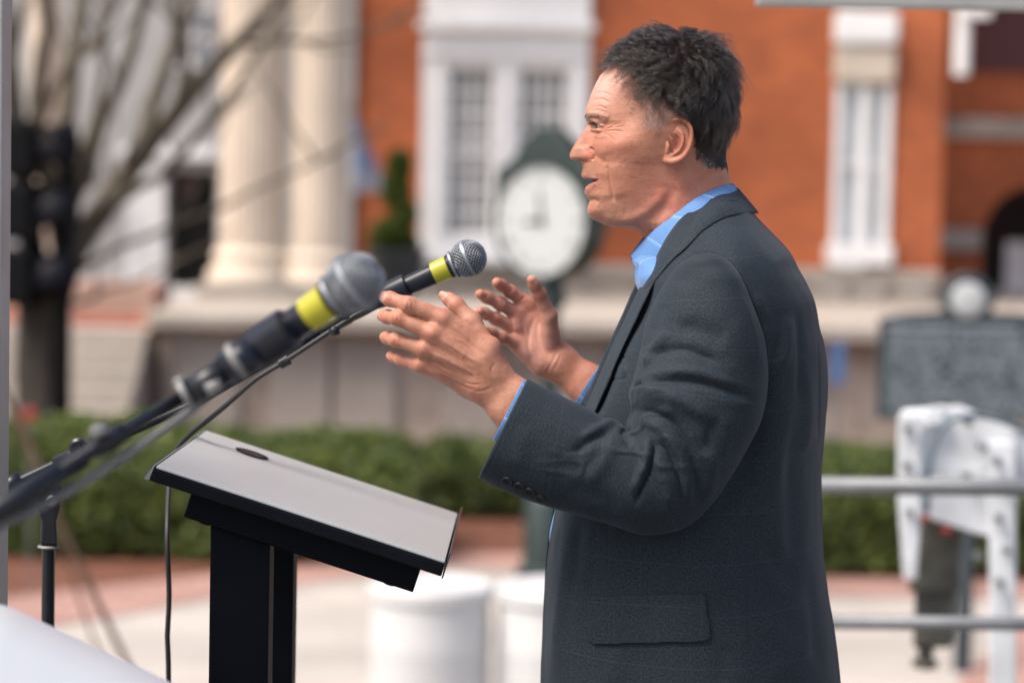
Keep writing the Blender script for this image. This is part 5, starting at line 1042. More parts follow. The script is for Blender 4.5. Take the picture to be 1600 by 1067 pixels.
def displace(Gp, Lg, strokes, px_, py_, noise_amp=0, seed=0, nscale=14, flip=1, deep=()):
    G_ = Wp(Gp[..., 0], Gp[..., 1], YM - Lg); Nn = grid_normals(G_) * flip
    D_ = np.zeros(Lg.shape); fac = sstep(-.1, .35, (Nn * (CAM - G_)).sum(-1) / np.linalg.norm(CAM - G_, axis=-1))
    for P, w_, a_ in strokes: D_ += a_ / 1000 * line(px_, py_, P, w_ * (1.12 if w_ > 3.5 else 1), .25) * fac
    if noise_amp: D_ += noise_amp * vnoise(G_, nscale, seed, 3)
    G_ = G_ + Nn * D_[..., None]
    for P, w_, a_ in deep: G_[..., 1] += a_ / 1000 * line(px_, py_, P, w_, .2)
    return G_
mirror = lambda G_: np.stack([G_[..., 0], 2 * YM - G_[..., 1], G_[..., 2]], -1)
# ------------------------------------------------------------------ jacket body panel, front edge round to the back seam
JT = np.array([ # y, xf, xb, half width, L of the front edge
 (312,1100,1160,.066,.058),(322,1085,1167,.076,.062),(335,1070,1176,.090,.065),(350,1056,1190,.112,.068),(366,1045,1206,.136,.068),(385,1034,1225,.160,.064),(400,1027,1236,.173,.062),(420,1018,1246,.183,.060),(443,1004,1259,.189,.058),
 (479,992,1273,.194,.055),(510,979,1277.5,.196,.054),(540,964,1286,.197,.052),(575,947,1291,.198,.05),(620,927,1291,.198,.048),(657,914,1289.5,.196,.046),(700,897,1286,.193,.046),(745,882,1283,.190,.046),(797,869,1283.5,.188,.05),(845,860.5,1285,.189,.052),
 (920,854,1292.5,.194,.055),(1007,850,1305,.2,.055),(1067,847.5,1311,.203,.055),(1160,846,1320,.206,.05),(1260,850,1326,.207,.04),(1330,862,1328,.207,.03)], float)
sec_s = np.array([0, .035, .10, .2, .34, .5, .66, .8, .90, .965, 1]); sec_l = np.array([0, .50, .74, .89, .95, 1, .975, .86, .66, .38, 0])
def panel(T, ny, ns, front_open=True):
    yy = np.linspace(T[0, 0], T[-1, 0], ny); r = pchip(T[:, 0], T[:, 1:], yy); ss = np.linspace(0, 1, ns)
    # arc-length-like sampling of the section
    ref = spline(np.stack([sec_s * 1.5, sec_l], 1), ns); s_ = ref[:, 0] / 1.5; l_ = ref[:, 1]
    X = r[:, 0:1] + (r[:, 1:2] - r[:, 0:1]) * s_; Lf = r[:, 3:4] / r[:, 2:3]
    l2 = np.where(s_ < .2, np.maximum(l_, 0), l_)[None] * np.ones((ny, 1)); k = np.clip(1 - s_ / .2, 0, 1)[None]
    Lg = r[:, 2:3] * (l2 * (1 - Lf * k) + Lf * k)
    return X, np.broadcast_to(yy[:, None], X.shape), Lg, s_
X, Y, Lg, s_ = panel(JT, 640, 300)
gap = [(1027,438),(1012,464),(1000,492),(990,513),(975,545),(965,567),(955,590),(945,613),(936,636),(924,666)]
torso_strokes = [
 ([(1206,560),(1192,650),(1155,745),(1112,815)], 15, -9), ([(1228,600),(1220,690),(1195,790),(1175,860)], 13, 3.5), ([(1180,800),(1150,850),(1110,890)], 14, -3),
 ([(983.5,559),(983.8,575),(983.5,590)], 1.9, -1.8), ([(984,590),(972,592.5),(955,596.5)], 1.9, -1.8), ([(974,561.5),(984,559)], 1.7, -1.2), ([(977,572),(976,580),(975,586)], 6, 1.4),
 
 ([(1061,416),(1085,400),(1104,397),(1120,401),(1136,411),(1158,441),(1176,479),(1186,512),(1196,548),(1200,585)], 2.6, -2.2), ([(1120,392),(1146,404),(1170,440),(1190,485),(1200,520)], 8, 1.8),
 ([(1229,490),(1228,530),(1222,580)], 7, 3.0), ([(1237,474),(1246,505),(1249,560),(1246,640)], 6, -3.5), ([(1217,512),(1211,545),(1204,590),(1206,650)], 8, -4.0), ([(1190,640),(1180,720),(1160,790)], 12, -4),
 ([(1258,560),(1262,640),(1256,720)], 8, 2.8), ([(1274,515),(1277,560),(1279,620),(1277,700)], 2.0, -2.6), ([(1281,520),(1285,570),(1285,620)], 3, 1.6), ([(1238,640),(1232,720),(1236,820),(1240,900)], 12, -2.5), ([(1215,700),(1212,800),(1222,900)], 12, 2.2),
 ([(1167,740),(1166,850),(1168,950),(1174,1067)], 1.5, -1.1), ([(1042,828),(1042,870),(1042,924)], 1.4, -1.0), ([(1044,1010),(1046,1040),(1048,1075)], 1.4, -.8), ([(950,800),(950,850),(949,912)], 1.4, -1.0),
 ([(896,800),(891,850),(883,905),(872,990),(868,1060)], 8, 3.6), ([(908,800),(903,860),(899,930)], 6, -2.2), ([(878,800),(873,850),(866,900)], 5, -1.6), ([(925,815),(918,870),(913,920)], 7, 1.4),
 ([(1080,850),(1100,900),(1130,940)], 16, 2.2), ([(1180,840),(1215,880),(1250,930)], 16, -2.2), ([(1200,960),(1220,1010),(1225,1067)], 16, 2.0), ([(1130,1000),(1128,1040),(1125,1080)], 14, -1.6), ([(1262,900),(1270,980),(1278,1060)], 9, -2.2),
 ([(960,1010),(958,1040),(955,1075)], 12, 1.2), ([(1186,365),(1200,385),(1215,410)], 9, -1.2), ([(1105,362),(1130,372),(1165,392)], 12, 1.0), ([(1176,455),(1195,500),(1200,540)], 8, 1.5)]
jg = displace(np.stack([X, Y], -1), Lg, torso_strokes, X, Y, .0022, 11, 13, 1)
chk = grid_normals(jg)[300, 150]; FL = 1 if chk.dot(CAM - jg[300, 150]) > 0 else -1
jg = displace(np.stack([X, Y], -1), Lg, torso_strokes, X, Y, .0022, 11, 13, FL, [(gap, 9, 42)])
U = arclen(jg, 1); U = U[330:331] * np.ones((len(U), 1)); Vv = 1.7 - jg[..., 2] - .012 * np.sin(s_ * 3)[None]
jacket = Garment(); jacket.add(jg, np.stack([U, Vv], -1), flip=FL < 0)
jacket.add(mirror(jg), np.stack([U + .7, Vv], -1), flip=FL > 0)
TORX, TORY, TORG = X, Y, jg
def surf(px, py):
    """jacket surface point nearest to a photo pixel, and its outward normal"""
    ax_, ay_ = proj(TORG); k = np.unravel_index(np.argmin((ax_ - px) ** 2 + (ay_ - py) ** 2 + (np.arange(TORG.shape[1])[None] > 290) * 1e6), ax_.shape)
    n_ = grid_normals(TORG[max(k[0] - 3, 0):k[0] + 4, max(k[1] - 3, 0):k[1] + 4]); n_ = n_[min(3, k[0]), min(3, k[1])] * FL
    return TORG[k], n_
def surfL(px, py): return YM - surf(px, py)[0][1]
# ------------------------------------------------------------------ sleeves
def sleeve(R_, nu, nv, strokes, sgn=1, namp=.0016, seed=5):
    R_ = np.array(R_, float); S_ = spline(R_, nu); v = np.linspace(0, 2 * math.pi, nv, endpoint=False)
    A, B, Lc, Ld = S_[:, 0:2], S_[:, 2:4], S_[:, 4], S_[:, 5]; tl = -.019 * sstep(640, 480, (A[:, 1] + B[:, 1]) / 2) * sstep(398, 440, (A[:, 1] + B[:, 1]) / 2) * np.sign(Lc); M_ = (A + B) / 2; H_ = (A - B) / 2
    c, s = np.cos(v), np.sin(v); cc = np.sign(c) * np.abs(c) ** .88; ss = np.sign(s) * np.abs(s) ** .88
    Pp = M_[:, None] + cc[None, :, None] * H_[:, None]; L_ = Lc[:, None] + ss[None] * Ld[:, None] + cc[None] * tl[:, None]
    base = Wp(Pp[..., 0], Pp[..., 1], YM - L_)
    cen = base.mean(1, keepdims=True); nn = grid_normals(np.concatenate([base, base[:, :1]], 1))[:, :-1]; f = 1 if (nn * (base - cen)).sum() > 0 else -1
    Pq = np.concatenate([Pp, Pp[:, :2]], 1); Lq = np.concatenate([L_, L_[:, :2]], 1)
    out = displace(Pq, Lq, strokes, Pq[..., 0], Pq[..., 1], 0, 0, 0, f)[:, :nv + 1]; out[:, 0] = out[:, nv]; out = out[:, :nv]
    out = out + nn * f * (namp * vnoise(out, 16, seed, 3))[..., None]
    if strokes:
        ax_, ay_ = proj(out); rg = 1 - np.abs(vnoise(out * np.array([.75, 1, 1.25]), 34, 31, 2)); rg = np.clip(rg - .72, 0, 1) * 3.5
        out = out + nn * f * (.0024 * rg * (blob(ax_, ay_, 1010, 700, 75, 95) + .8 * blob(ax_, ay_, 1010, 590, 45, 60) + .5 * blob(ax_, ay_, 900, 720, 70, 60)))[..., None]
    # end of the cloth folded inside
    e = out[-1]; ce = e.mean(0); ax = (out[-4] - out[-1]).mean(0); ax /= np.linalg.norm(ax)
    ins = [e + (ce - e) * .035 + ax * .001, e + (ce - e) * .07 + ax * .03]; out = np.concatenate([out, np.array(ins)], 0)
    ul = arclen(out, 0).mean(1)[:, None] * np.ones((1, nv)); circ = np.linalg.norm(np.diff(out[nu // 2], axis=0), axis=1).sum()
    return out, np.stack([v[None] / (2 * math.pi) * circ * np.ones((len(out), 1)), ul], -1), f
near_rungs = [(1098,398,1108,397.5,.170,.004),(1077,405,1127,403,.176,.036),(1055,422,1146,419,.172,.050),(1034,452,1162,444,.170,.062),(1018,484,1176,478,.171,.070),(1009,512,1188,512,.174,.074),(1004,545,1196,550,.180,.075),(996,582,1198,596,.188,.074),
 (988,614,1190,646,.201,.070),(990,640,1168,698,.202,.068),(984,660,1118,778,.203,.067),(978,672,1068,822,.204,.066),(964,662,1008,833,.205,.063),(944,654,950,816,.205,.058),(912,638,900,802,.206,.054),(868,616,830,782,.206,.051),(846,605,788,764,.206,.050),(825,594,750,744,.206,.049)]
sl_strokes = [
 ([(1006,578),(1020,553),(1036,530),(1048,515)], 6, 4.5), ([(1050,520),(1080,514),(1112,522),(1140,536)], 13, -3.5), ([(1012,566),(1034,551),(1067,546),(1098,556),(1130,572)], 7.5, -5), ([(1000,596),(1034,586),(1079,582),(1120,594),(1160,612)], 9, 4.5),
 ([(1010,606),(1045,596),(1090,597),(1140,610),(1188,630)], 7, -5.5), ([(992,620),(1012,614),(1044,618),(1080,634),(1120,664)], 9, 4.5), ([(988,608),(1000,601),(1010,600)], 3, -5),
 ([(990,640),(1012,643),(1044,655),(1069,686),(1086,729),(1090,765),(1080,800)], 6.5, -5.5), ([(990,655),(1020,663),(1045,682),(1064,717),(1073,757),(1071,795)], 6.5, 5), ([(1020,684),(1041,700),(1055,729),(1065,762),(1062,800)], 5, -4.5), ([(1026,708),(1034,732),(1045,762),(1047,798)], 8, 3.5),
 ([(1019,680),(1021,704),(1017,729),(1007,751),(997,774),(993,795)], 4, -7), ([(1010,682),(1012,714),(999,748),(988,775)], 7, 4.5), ([(968,668),(977,686),(986,702)], 4, -4), ([(1098,690),(1108,720),(1108,750),(1098,785)], 9, 4),
 ([(905,686),(935,671),(954,662),(968,660)], 6, 4.5), ([(893,716),(920,690),(950,680),(960,682)], 8, -4), ([(915,760),(945,720),(963,688)], 11, 3.2), ([(860,790),(895,770),(935,775),(975,800)], 12, -2), ([(870,700),(880,740),(872,775)], 14, -1.6), ([(820,660),(815,700),(800,735)], 14, 1.3),
 ([(1130,560),(1160,600),(1172,640)], 12, 2.0), ([(1140,640),(1130,690),(1112,740)], 12, 3.0), ([(1120,650),(1108,680),(1104,712)], 7, -3), ([(1075,440),(1072,480),(1078,510)], 16, 1.8), ([(1040,470),(1030,500),(1020,530)], 7, -2), ([(1110,430),(1130,470),(1150,520)], 14, -1.6), ([(1150,450),(1168,490),(1180,530),(1184,570)], 3, 1.0)]
sg, suv, f1 = sleeve(near_rungs, 620, 340, sl_strokes)
jacket.add(sg, suv, True, flip=f1 < 0)
SLG = sg
far_rungs = [(a, b, c, d, -l, e) for a, b, c, d, l, e in near_rungs[:9]] + [(1000,630,1180,690,-.21,.068),(1010,640,1150,755,-.22,.066),(1010,640,1085,790,-.228,.062),(990,612,1020,770,-.235,.058),(965,590,955,716,-.238,.052),(941,573,901,646,-.24,.046)]
fg, fuv, f2 = sleeve(far_rungs, 260, 160, [], namp=.003, seed=9); jacket.add(fg, fuv, True, flip=f2 < 0)
# ------------------------------------------------------------------ collar and lapels in one strip from the nape
COL_O = [(1153,295,0),(1137,299,.036),(1117.5,308,.057),(1095,326,.070),(1072.5,349,.077),(1050,376,.078),(1027.5,409.5,.070),(1000,452,.060),(986,481,.056),(973.5,508,.054),(958,541,.052),(938,587,.050),(916,640,.048),(896,690,.048),(876,745,.047)]
COL_I = [(1184,332,0),(1158,334.5,0),(1127,343,0),(1099.5,360,0),(1073,386,0),(1050,407,0),(1026,436,0),(1012,462,0),(1001,485,0),(991,507,0),(970,551,0),(948,603,0),(930,645,0),(906,700,0),(880,748,0)]
lift = [3, 3, 4, 4, 4, 4, 4, 9, 12, 13, 11, 12, 13, 9, 4]
O = []; I_ = []
for k, (o_, i_) in enumerate(zip(COL_O, COL_I)):
    P_, n_ = surf(i_[0], i_[1]); L_ = (YM - P_[1]) if k else 0
    I_.append((i_[0], i_[1], max(L_ + lift[k] / 1000, .0) if k else 0)); O.append(o_)
I_ = np.array(I_)
print('collar L', [round(float(q), 3) for q in I_[:, 2]])
for k in (7, 8, 9, 10, 11, 12): I_[k, 2] = np.interp(k, [6, 13], [I_[6, 2] + .002, I_[13, 2] + .004])
O = spline(np.array(O), 220); I2 = spline(I_, 220)
def cr_spline(P, n):
    P = np.asarray(P, float); Q = np.vstack([P[0] * (1, 1, -1) + 2 * (P[0] - P[1]) * (0, 0, 0) if False else 2 * P[0] - P[1], P, 2 * P[-1] - P[-2]]); t = np.linspace(0, len(P) - 1, n); k = np.minimum(t.astype(int), len(P) - 2); f = (t - k)[:, None]
    a, b, c, d = Q[k], Q[k + 1], Q[k + 2], Q[k + 3]; return .5 * (2 * b + (c - a) * f + (2 * a - 5 * b + 4 * c - d) * f ** 2 + (3 * b - a - 3 * c + d) * f ** 3)
# match parameter: resample by index so that control points pair up
def param_spline(P, n):
    P = np.asarray(P, float); t = np.arange(len(P)); return pchip(t, P, np.linspace(0, len(P) - 1, n))
O = cr_spline(COL_O, 260); I2 = cr_spline(I_, 260)
O[:, 2] = np.maximum(O[:, 2], 0); I2[:, 2] = np.maximum(I2[:, 2], 0)
tt = np.linspace(0, 1, 260)[:, None]; collar = np.zeros((260, 26, 3)); wv = np.linspace(0, 1, 22)
bul = np.interp(np.linspace(0, 14, 260), [0, 2, 6, 9, 13, 14], [.006, .008, .006, .004, .003, .001])
for j, t in enumerate(wv):
    P = O * (1 - t) + I2 * t; P = P.copy(); P[:, 2] = np.maximum(P[:, 2] + bul * math.sin(math.pi * t) * (np.linspace(0, 1, 260) > .02), 0) if 0 < t < 1 else P[:, 2]
    # rounded roll at the fold
    e = (1 - t) ** 6; P[:, 2] -= .004 * e * (O[:, 2] > .01); collar[:, j + 3] = Wp(P[:, 0], P[:, 1], YM - P[:, 2])
inn = O.copy(); inn[:, 2] = np.maximum(inn[:, 2] - .007, 0)
for j, (dy, dl) in enumerate(((22, .0105), (12, .009), (3, .0065))):
    P = O + (I2 - O) * np.clip(dy / 40, 0, 1); P[:, 2] = np.maximum(O[:, 2] - dl, 0); collar[:, j] = Wp(P[:, 0], P[:, 1], YM - P[:, 2])
P = I2.copy(); P[:, 2] = np.maximum(P[:, 2] - .0035, 0); P[:, 0] -= 1.0; collar[:, 25] = Wp(P[:, 0], P[:, 1], YM - P[:, 2])
collar[0, :, 1] = YM
nC = grid_normals(collar); fc = 1 if (nC[120, 12]).dot(CAM - collar[120, 12]) > 0 else -1
collar += nC * fc * (.0006 * vnoise(collar, 40, 8, 2))[..., None] * (np.arange(260)[:, None, None] > 2)
cu = arclen(collar, 1) + .02; cv = arclen(collar, 0)
cuv = np.stack([cu * .8 + cv * .6, cv * .8 - cu * .6], -1)
lap = Garment(); lap.add(collar, cuv, flip=fc < 0); lap.add(mirror(collar), cuv, flip=fc > 0)
jk = jacket.build('jacket', M_SUIT, person); jk['label'] = 'dark blue-grey checked suit jacket'
m_ = jk.modifiers.new('lining', 'SOLIDIFY'); m_.thickness = .0016; m_.offset = -1
lap.build('lapel', M_SUIT, jk, .0014)
# ------------------------------------------------------------------ pocket flap, welt, buttons
def patch(poly_tl, poly_tr, poly_br, poly_bl, off, name, n=40, m=26, puff=.0012, seed=1):
    a, b, c, d = map(np.array, (poly_tl, poly_tr, poly_br, poly_bl)); Gd = np.zeros((m, n, 3)); uvp = np.zeros((m, n, 2))
    for i, ti in enumerate(np.linspace(0, 1, m)):
        for j, tj in enumerate(np.linspace(0, 1, n)):
            cx = 1 - 2 * abs(tj - .5); q = (a * (1 - tj) + b * tj) * (1 - ti) + (d * (1 - tj) + c * tj) * ti
            if ti > .8: # round the lower corners
                sh = (ti - .8) / .2; ed = max(0, .06 - min(tj, 1 - tj)) / .06; q = q - np.array([0, 1]) * (c[1] - b[1]) * .10 * sh * ed
            P_, n_ = surf(*q); Gd[i, j] = P_ + n_ * (off + puff * math.sin(math.pi * ti)); uvp[i, j] = (q[0] * PX * 1.0 + .013, 1.7 - P_[2])
    for _ in range(3): Gd[1:-1, 1:-1] = (Gd[:-2, 1:-1] + Gd[2:, 1:-1] + Gd[1:-1, :-2] + Gd[1:-1, 2:]) / 4
    g_ = Garment(); nn = grid_normals(Gd)[m // 2, n // 2]; g_.add(Gd, uvp, flip=nn.dot(CAM - Gd[m // 2, n // 2]) < 0)
    o = g_.build(name, M_SUIT, jk, .0022, -1); bv = o.modifiers.new('soft edge', 'BEVEL'); bv.width = .0006; bv.segments = 2; bv.limit_method = 'ANGLE'
    return o
patch((923.5,938.5),(1101,930.5),(1110,1000.5),(922,1005.5), .0030, 'pocket_flap')
patch((923.5,934),(1100,928.3),(1101,933),(923.5,938.8), .0022, 'pocket_piping', 40, 6, .0008)
def sleeve_at(px, py):
    ax_, ay_ = proj(SLG); nn = grid_normals(SLG) * f1; fac = (nn * (CAM - SLG)).sum(-1) > 0
    k = np.unravel_index(np.argmin((ax_ - px) ** 2 + (ay_ - py) ** 2 + (~fac) * 1e6), ax_.shape); return SLG[k], nn[k]
for bx_, by_ in ((793.5,750),(811.5,758.5),(828,767),(844.5,776)):
    P_, n_ = sleeve_at(bx_, by_); m = MB(); r_ = .0068
    m.lathe(P_ - n_ * .001, P_ + n_, [(0, r_ * .9), (.0025, r_), (.0038, r_ * .96), (.0042, r_ * .86), (.0036, r_ * .74), (.0034, r_ * .3), (.0034, .0001)], 28); m.build('button', M_BUTTON, jk, auto=50)
for bx_, by_, w_ in ((887,821,8),(865,953.5,6.5)):
    m = MB(); pts = [surf(bx_ + d_, by_ + .03 * d_)[0] + surf(bx_ + d_, by_)[1] * .0006 for d_ in np.linspace(-w_, w_, 7)]
    m.tube(pts, [.0006, .0011, .0009, .0009, .0009, .0010, .0005], 8); m.build('buttonhole', M_DARK, jk, smooth=True)
# ------------------------------------------------------------------ shirt
ST = np.array([(398,996,1160,.062,0),(408,987,1185,.100,0),(420,992,1200,.130,0),(432,991,1212,.145,0),(446,994,1220,.150,0),(470,1004,1235,.150,0),(510,1000,1250,.155,0),(560,985,1262,.160,0),(620,955,1266,.165,0),(700,915,1265,.168,0),(797,866,1262,.172,0),(845,858,1264,.172,0),(880,859,1268,.176,0),(1000,856,1280,.182,0),(1150,858,1285,.185,0)], float)
Xs, Ys, Ls, ss_ = panel(ST, 240, 120)
sgn_ = displace(np.stack([Xs, Ys], -1), Ls, [], Xs, Ys, .002, 21, 20, 1)
sh = Garment(); us = arclen(sgn_, 1); uvs = np.stack([us, 1.7 - sgn_[..., 2]], -1); n0 = grid_normals(sgn_)[100, 60]; fs = n0.dot(CAM - sgn_[100, 60]) > 0
sh.add(sgn_, uvs, flip=not fs); sh.add(mirror(sgn_), uvs, flip=fs)
shirt = sh.build('shirt', M_SHIRT, person); shirt['label'] = 'light blue shirt with fine stripes, open at the neck'
CO = [(1146,288,0),(1137,289,.022),(1126.5,291.5,.036),(1104,301.5,.050),(1081.5,315,.061),(1050,340,.064),(1027.5,356.6,.056),(1011.8,371,.040),(998,387,.028),(987,400,.020)]
CI = [(1166,318,0),(1156,320,.035),(1145,323,.055),(1120,334,.070),(1096,352,.080),(1066,382,.084),(1045,407,.078),(1030,424,.066),(1016,436,.052),(1006,447,.040)]
o_, i_ = cr_spline(CO, 160), cr_spline(CI, 160); cg = np.zeros((160, 20, 3))
for j, t in enumerate(np.linspace(0, 1, 18)):
    P = o_ * (1 - t) + i_ * t; P[:, 2] = np.where(o_[:, 2] > .004, P[:, 2] + .004 * math.sin(math.pi * t) - .003 * (1 - t) ** 8, P[:, 2]); cg[:, j + 2] = Wp(P[:, 0], P[:, 1], YM - P[:, 2])
for j, (k_, dl) in enumerate(((.35, .0075), (.12, .0055))):
    P = o_ * (1 - k_) + i_ * k_; P[:, 2] = np.maximum(o_[:, 2] - dl, 0); cg[:, j] = Wp(P[:, 0], P[:, 1], YM - P[:, 2])
cg[0, :, 1] = YM
nn = grid_normals(cg); fcl = nn[80, 10].dot(CAM - cg[80, 10]) > 0
uvc = np.stack([arclen(cg, 0), arclen(cg, 1)], -1)
sc = Garment(); sc.add(cg, uvc, flip=not fcl); sc.add(mirror(cg), uvc, flip=fcl); sc.build('collar', M_SHIRT, shirt, .0012)
for R_, nm in (([(880,625,835,730,.204,.036),(850,612,800,712,.203,.036),(830,601,784,698,.202,.036),(818.5,592,770.5,687,.201,.035)], 'cuff'), ([(975,600,935,680,-.24,.034),(950,584,912,650,-.24,.034),(935.5,571.5,896.5,632,-.24,.034)], 'cuff')):
    c_, u_, ff = sleeve(R_, 60, 90, [], namp=.0006); g_ = Garment(); g_.add(c_, u_, True, flip=ff < 0); g_.build(nm, M_SHIRT, shirt)
# ------------------------------------------------------------------ trousers and shoes (below the picture)
def trf(P):
    w = lambda px, py, L: Wp(px, py, YM - L); d = None
    for s in (1, -1):
        for a, b, r1, r2 in (((1090,1120,.07*s),(1100,1260,.09*s),118,112),((1100,1240,.09*s),(1106,1690,.10*s),108,80),((1106,1690,.10*s),(1120 if s > 0 else 1080,2170,.11*s),80,66)):
            e = rcone(P, w(*a), w(*b), r1 / 1000, r2 / 1000); d = e if d is None else smin(d, e, .02)
    return d + .003 * vnoise(P, 12, 2, 2)
Vt, Qt = surface_nets(trf, (.0, 2.62, .03), (.42, 3.38, 1.05), .012); Qt = fixn(Vt, Qt)
link_mesh('trousers', Vt, Qt, M_SUIT, person, True, np.stack([Vt[:, 0], Vt[:, 2]], 1))
for s, xs in ((1, 1105), (-1, 1065)):
    a = Wp(xs, 2200, YM - .11 * s); c0 = np.array([a[0] + .03, a[1], 0]); m = MB(); R_ = []
    for t, wd, h0, h1 in ((-.28,.02,.012,.03),(-.26,.038,.003,.05),(-.2,.05,.002,.062),(-.12,.048,.002,.08),(-.04,.04,.002,.115),(.03,.037,.002,.12),(.07,.03,.003,.10),(.085,.012,.01,.07)):
        th = np.arange(20) * 2 * math.pi / 20; R_.append(np.stack([np.full(20, c0[0] + t), c0[1] + wd * np.cos(th), (h0 + h1) / 2 + (h1 - h0) / 2 * np.sin(th)], 1))
    m.rings(R_); m.build('shoe', simple('black_shoe_leather', (.012, .011, .01), .25), person, smooth=True)
# ================================================================== HAIR
HP = np.asarray(HEADN)
hx, hy = proj(HP); hn = grid_normals(HP); cen = Wp(1045, 200, YM); hn *= np.where((hn * (HP - cen)).sum(-1) < 0, -1, 1)[..., None]
def hair_obj(name, strands, rad, mat, parent=person):
    """strands: array n, k, 3 (world)"""
    n, k = strands.shape[:2]; hc = bpy.data.hair_curves.new(name); hc.add_curves([k] * n)
    hc.position_data.foreach_set('vector', strands.astype(np.float32).ravel())
    at = hc.attributes.get('radius') or hc.attributes.new('radius', 'FLOAT', 'POINT')
    prof = np.interp(np.linspace(0, 1, k), [0, .7, 1], [1, .8, .15]); at.data.foreach_set('value', (np.asarray(rad).reshape(-1, 1) * prof).astype(np.float32).ravel())
    o = bpy.data.objects.new(name, hc); C.objects.link(o); o.parent = parent; hc.materials.append(mat); return o
def hair_mat(name, cols, rough=.26):
    m = bpy.data.materials.new(name); m.use_nodes = True; n = m.node_tree; n.nodes.clear(); o = n.nodes.new('ShaderNodeOutputMaterial')
    h = n.nodes.new('ShaderNodeBsdfHairPrincipled'); h.parametrization = 'COLOR'; inf = n.nodes.new('ShaderNodeHairInfo')
    n.links.new(ramp(n, inf.outputs['Random'], cols), h.inputs['Color']); h.inputs['Roughness'].default_value = rough; h.inputs['Radial Roughness'].default_value = .28; h.inputs['Random Roughness'].default_value = .3; h.inputs['IOR'].default_value = 1.5
    n.links.new(h.outputs[0], o.inputs[0]); return m
rng = np.random.RandomState(3)
HAIRLINE = [(962,90),(975,92),(995,93),(1004,114),(1013,126),(1029,143),(1039,156),(1060,169),(1079,181),(1086,208),(1088,246),(1105,259),(1139,259),(1175,240),(1175,20),(900,20),(938,118),(950,104)]
def roots(poly, n, ymax=1e9):
    """random scalp points (near half of the head) inside a photo polygon"""
    ok = inpoly(hx, hy, poly); ok[-1] = False; ok[:, -1] = False; I = np.argwhere(ok)
    A = np.linalg.norm(np.cross(HP[I[:, 0] + 1, I[:, 1]] - HP[I[:, 0], I[:, 1]], HP[I[:, 0], I[:, 1] + 1] - HP[I[:, 0], I[:, 1]]), axis=1)
    c = I[rng.choice(len(I), n, p=A / A.sum())]; f = rng.rand(n, 2)[..., None] if False else rng.rand(n, 2)
    a, b, c2, d = HP[c[:, 0], c[:, 1]], HP[c[:, 0] + 1, c[:, 1]], HP[c[:, 0], c[:, 1] + 1], hn[c[:, 0], c[:, 1]]
    return a + (b - a) * f[:, :1] + (c2 - a) * f[:, 1:], d
RT = Rcw @ np.array([1, 0, 0.]); UPV = Rcw @ np.array([0, 1, 0.])
def flow(P):
    """direction the hair grows in, picture plane (right, down)"""
    X_, Y_ = proj(P)
    tf = np.interp(Y_, [50, 85, 108, 132, 160, 210, 260], [185, 172, 148, 62, 44, 66, 82]); tb = np.interp(Y_, [45, 75, 120, 260], [35, 55, 78, 92])
    k = sstep(1035, 1105, X_); th = np.radians(tf * (1 - k) + tb * k); return np.cos(th), np.sin(th)
def grow(Pr, Nr, length, lift, curl, wave, k=20, pull=None):
    n = len(Pr); out = np.zeros((n, k, 3)); out[:, 0] = Pr; dx, dy = flow(Pr)
    T = dx[:, None] * RT - dy[:, None] * UPV; T = T - Nr * (T * Nr).sum(1, keepdims=True); T /= np.linalg.norm(T, axis=1, keepdims=True) + 1e-9
    Bn = np.cross(T, Nr); st = (length / (k - 1))[:, None]; ph = (5.5 * vnoise(Pr, 26, 41, 2) + .55 * rng.randn(n))[:, None] * 1.6
    p = Pr.copy()
    for i in range(1, k):
        t = i / (k - 1); l = lift * (1 - t) ** 1.2 - .75 * t * t; d = T * (1 - max(min(l.mean(), 1), 0) * .5) + Nr * l[:, None]; d /= np.linalg.norm(d, axis=1, keepdims=True)
        p = p + d * st; s = (st * i / wave[:, None]) * 6.283 + ph; a = curl[:, None] * min(1, t * 2.2)
        out[:, i] = p + Bn * np.sin(s) * a + Nr * np.cos(s) * a * .4 + T * np.cos(s) * a * .5
    return out
# clump guides, then strands around each guide
NG = 900; gP, gN = roots(HAIRLINE, NG); gx, gy = proj(gP); u_ = PX
glen = (np.interp(gy, [60, 110, 150, 215, 260], [44, 48, 56, 40, 13]) * (1 + .25 * rng.randn(NG).clip(-1.5, 1.5)) * np.interp(gx, [940, 960, 990], [.5, .8, 1])) * u_
low_edge = polydist(gx, gy, np.array([(1000,116),(1028,144),(1060,169),(1079,181),(1086,208),(1088,246)]))[0]
glift = np.interp(gy, [60, 110, 180, 250], [.85, .62, .42, .25]) * np.interp(low_edge, [0, 25], [.35, 1]) * (1 + 1.0 * blob(gx, gy, 1062, 58, 46, 32)) * np.interp(gx + gy, [1140, 1220], [1, .5]) * (1 + .3 * rng.randn(NG).clip(-1, 1))
gcurl = rng.uniform(4.6, 7.4, NG) * u_ * np.interp(gy, [60, 130, 220, 260], [1.1, 1.0, .7, .4]); gwave = rng.uniform(15, 24, NG) * u_ * np.interp(gx + gy, [1120, 1230], [1, 1.9]); gcurl *= np.interp(gx + gy, [1120, 1230], [1, .85])
gcurl *= rng.choice([.5, 1, 1.25], NG); GD = grow(gP, gN, glen, glift, gcurl, gwave)
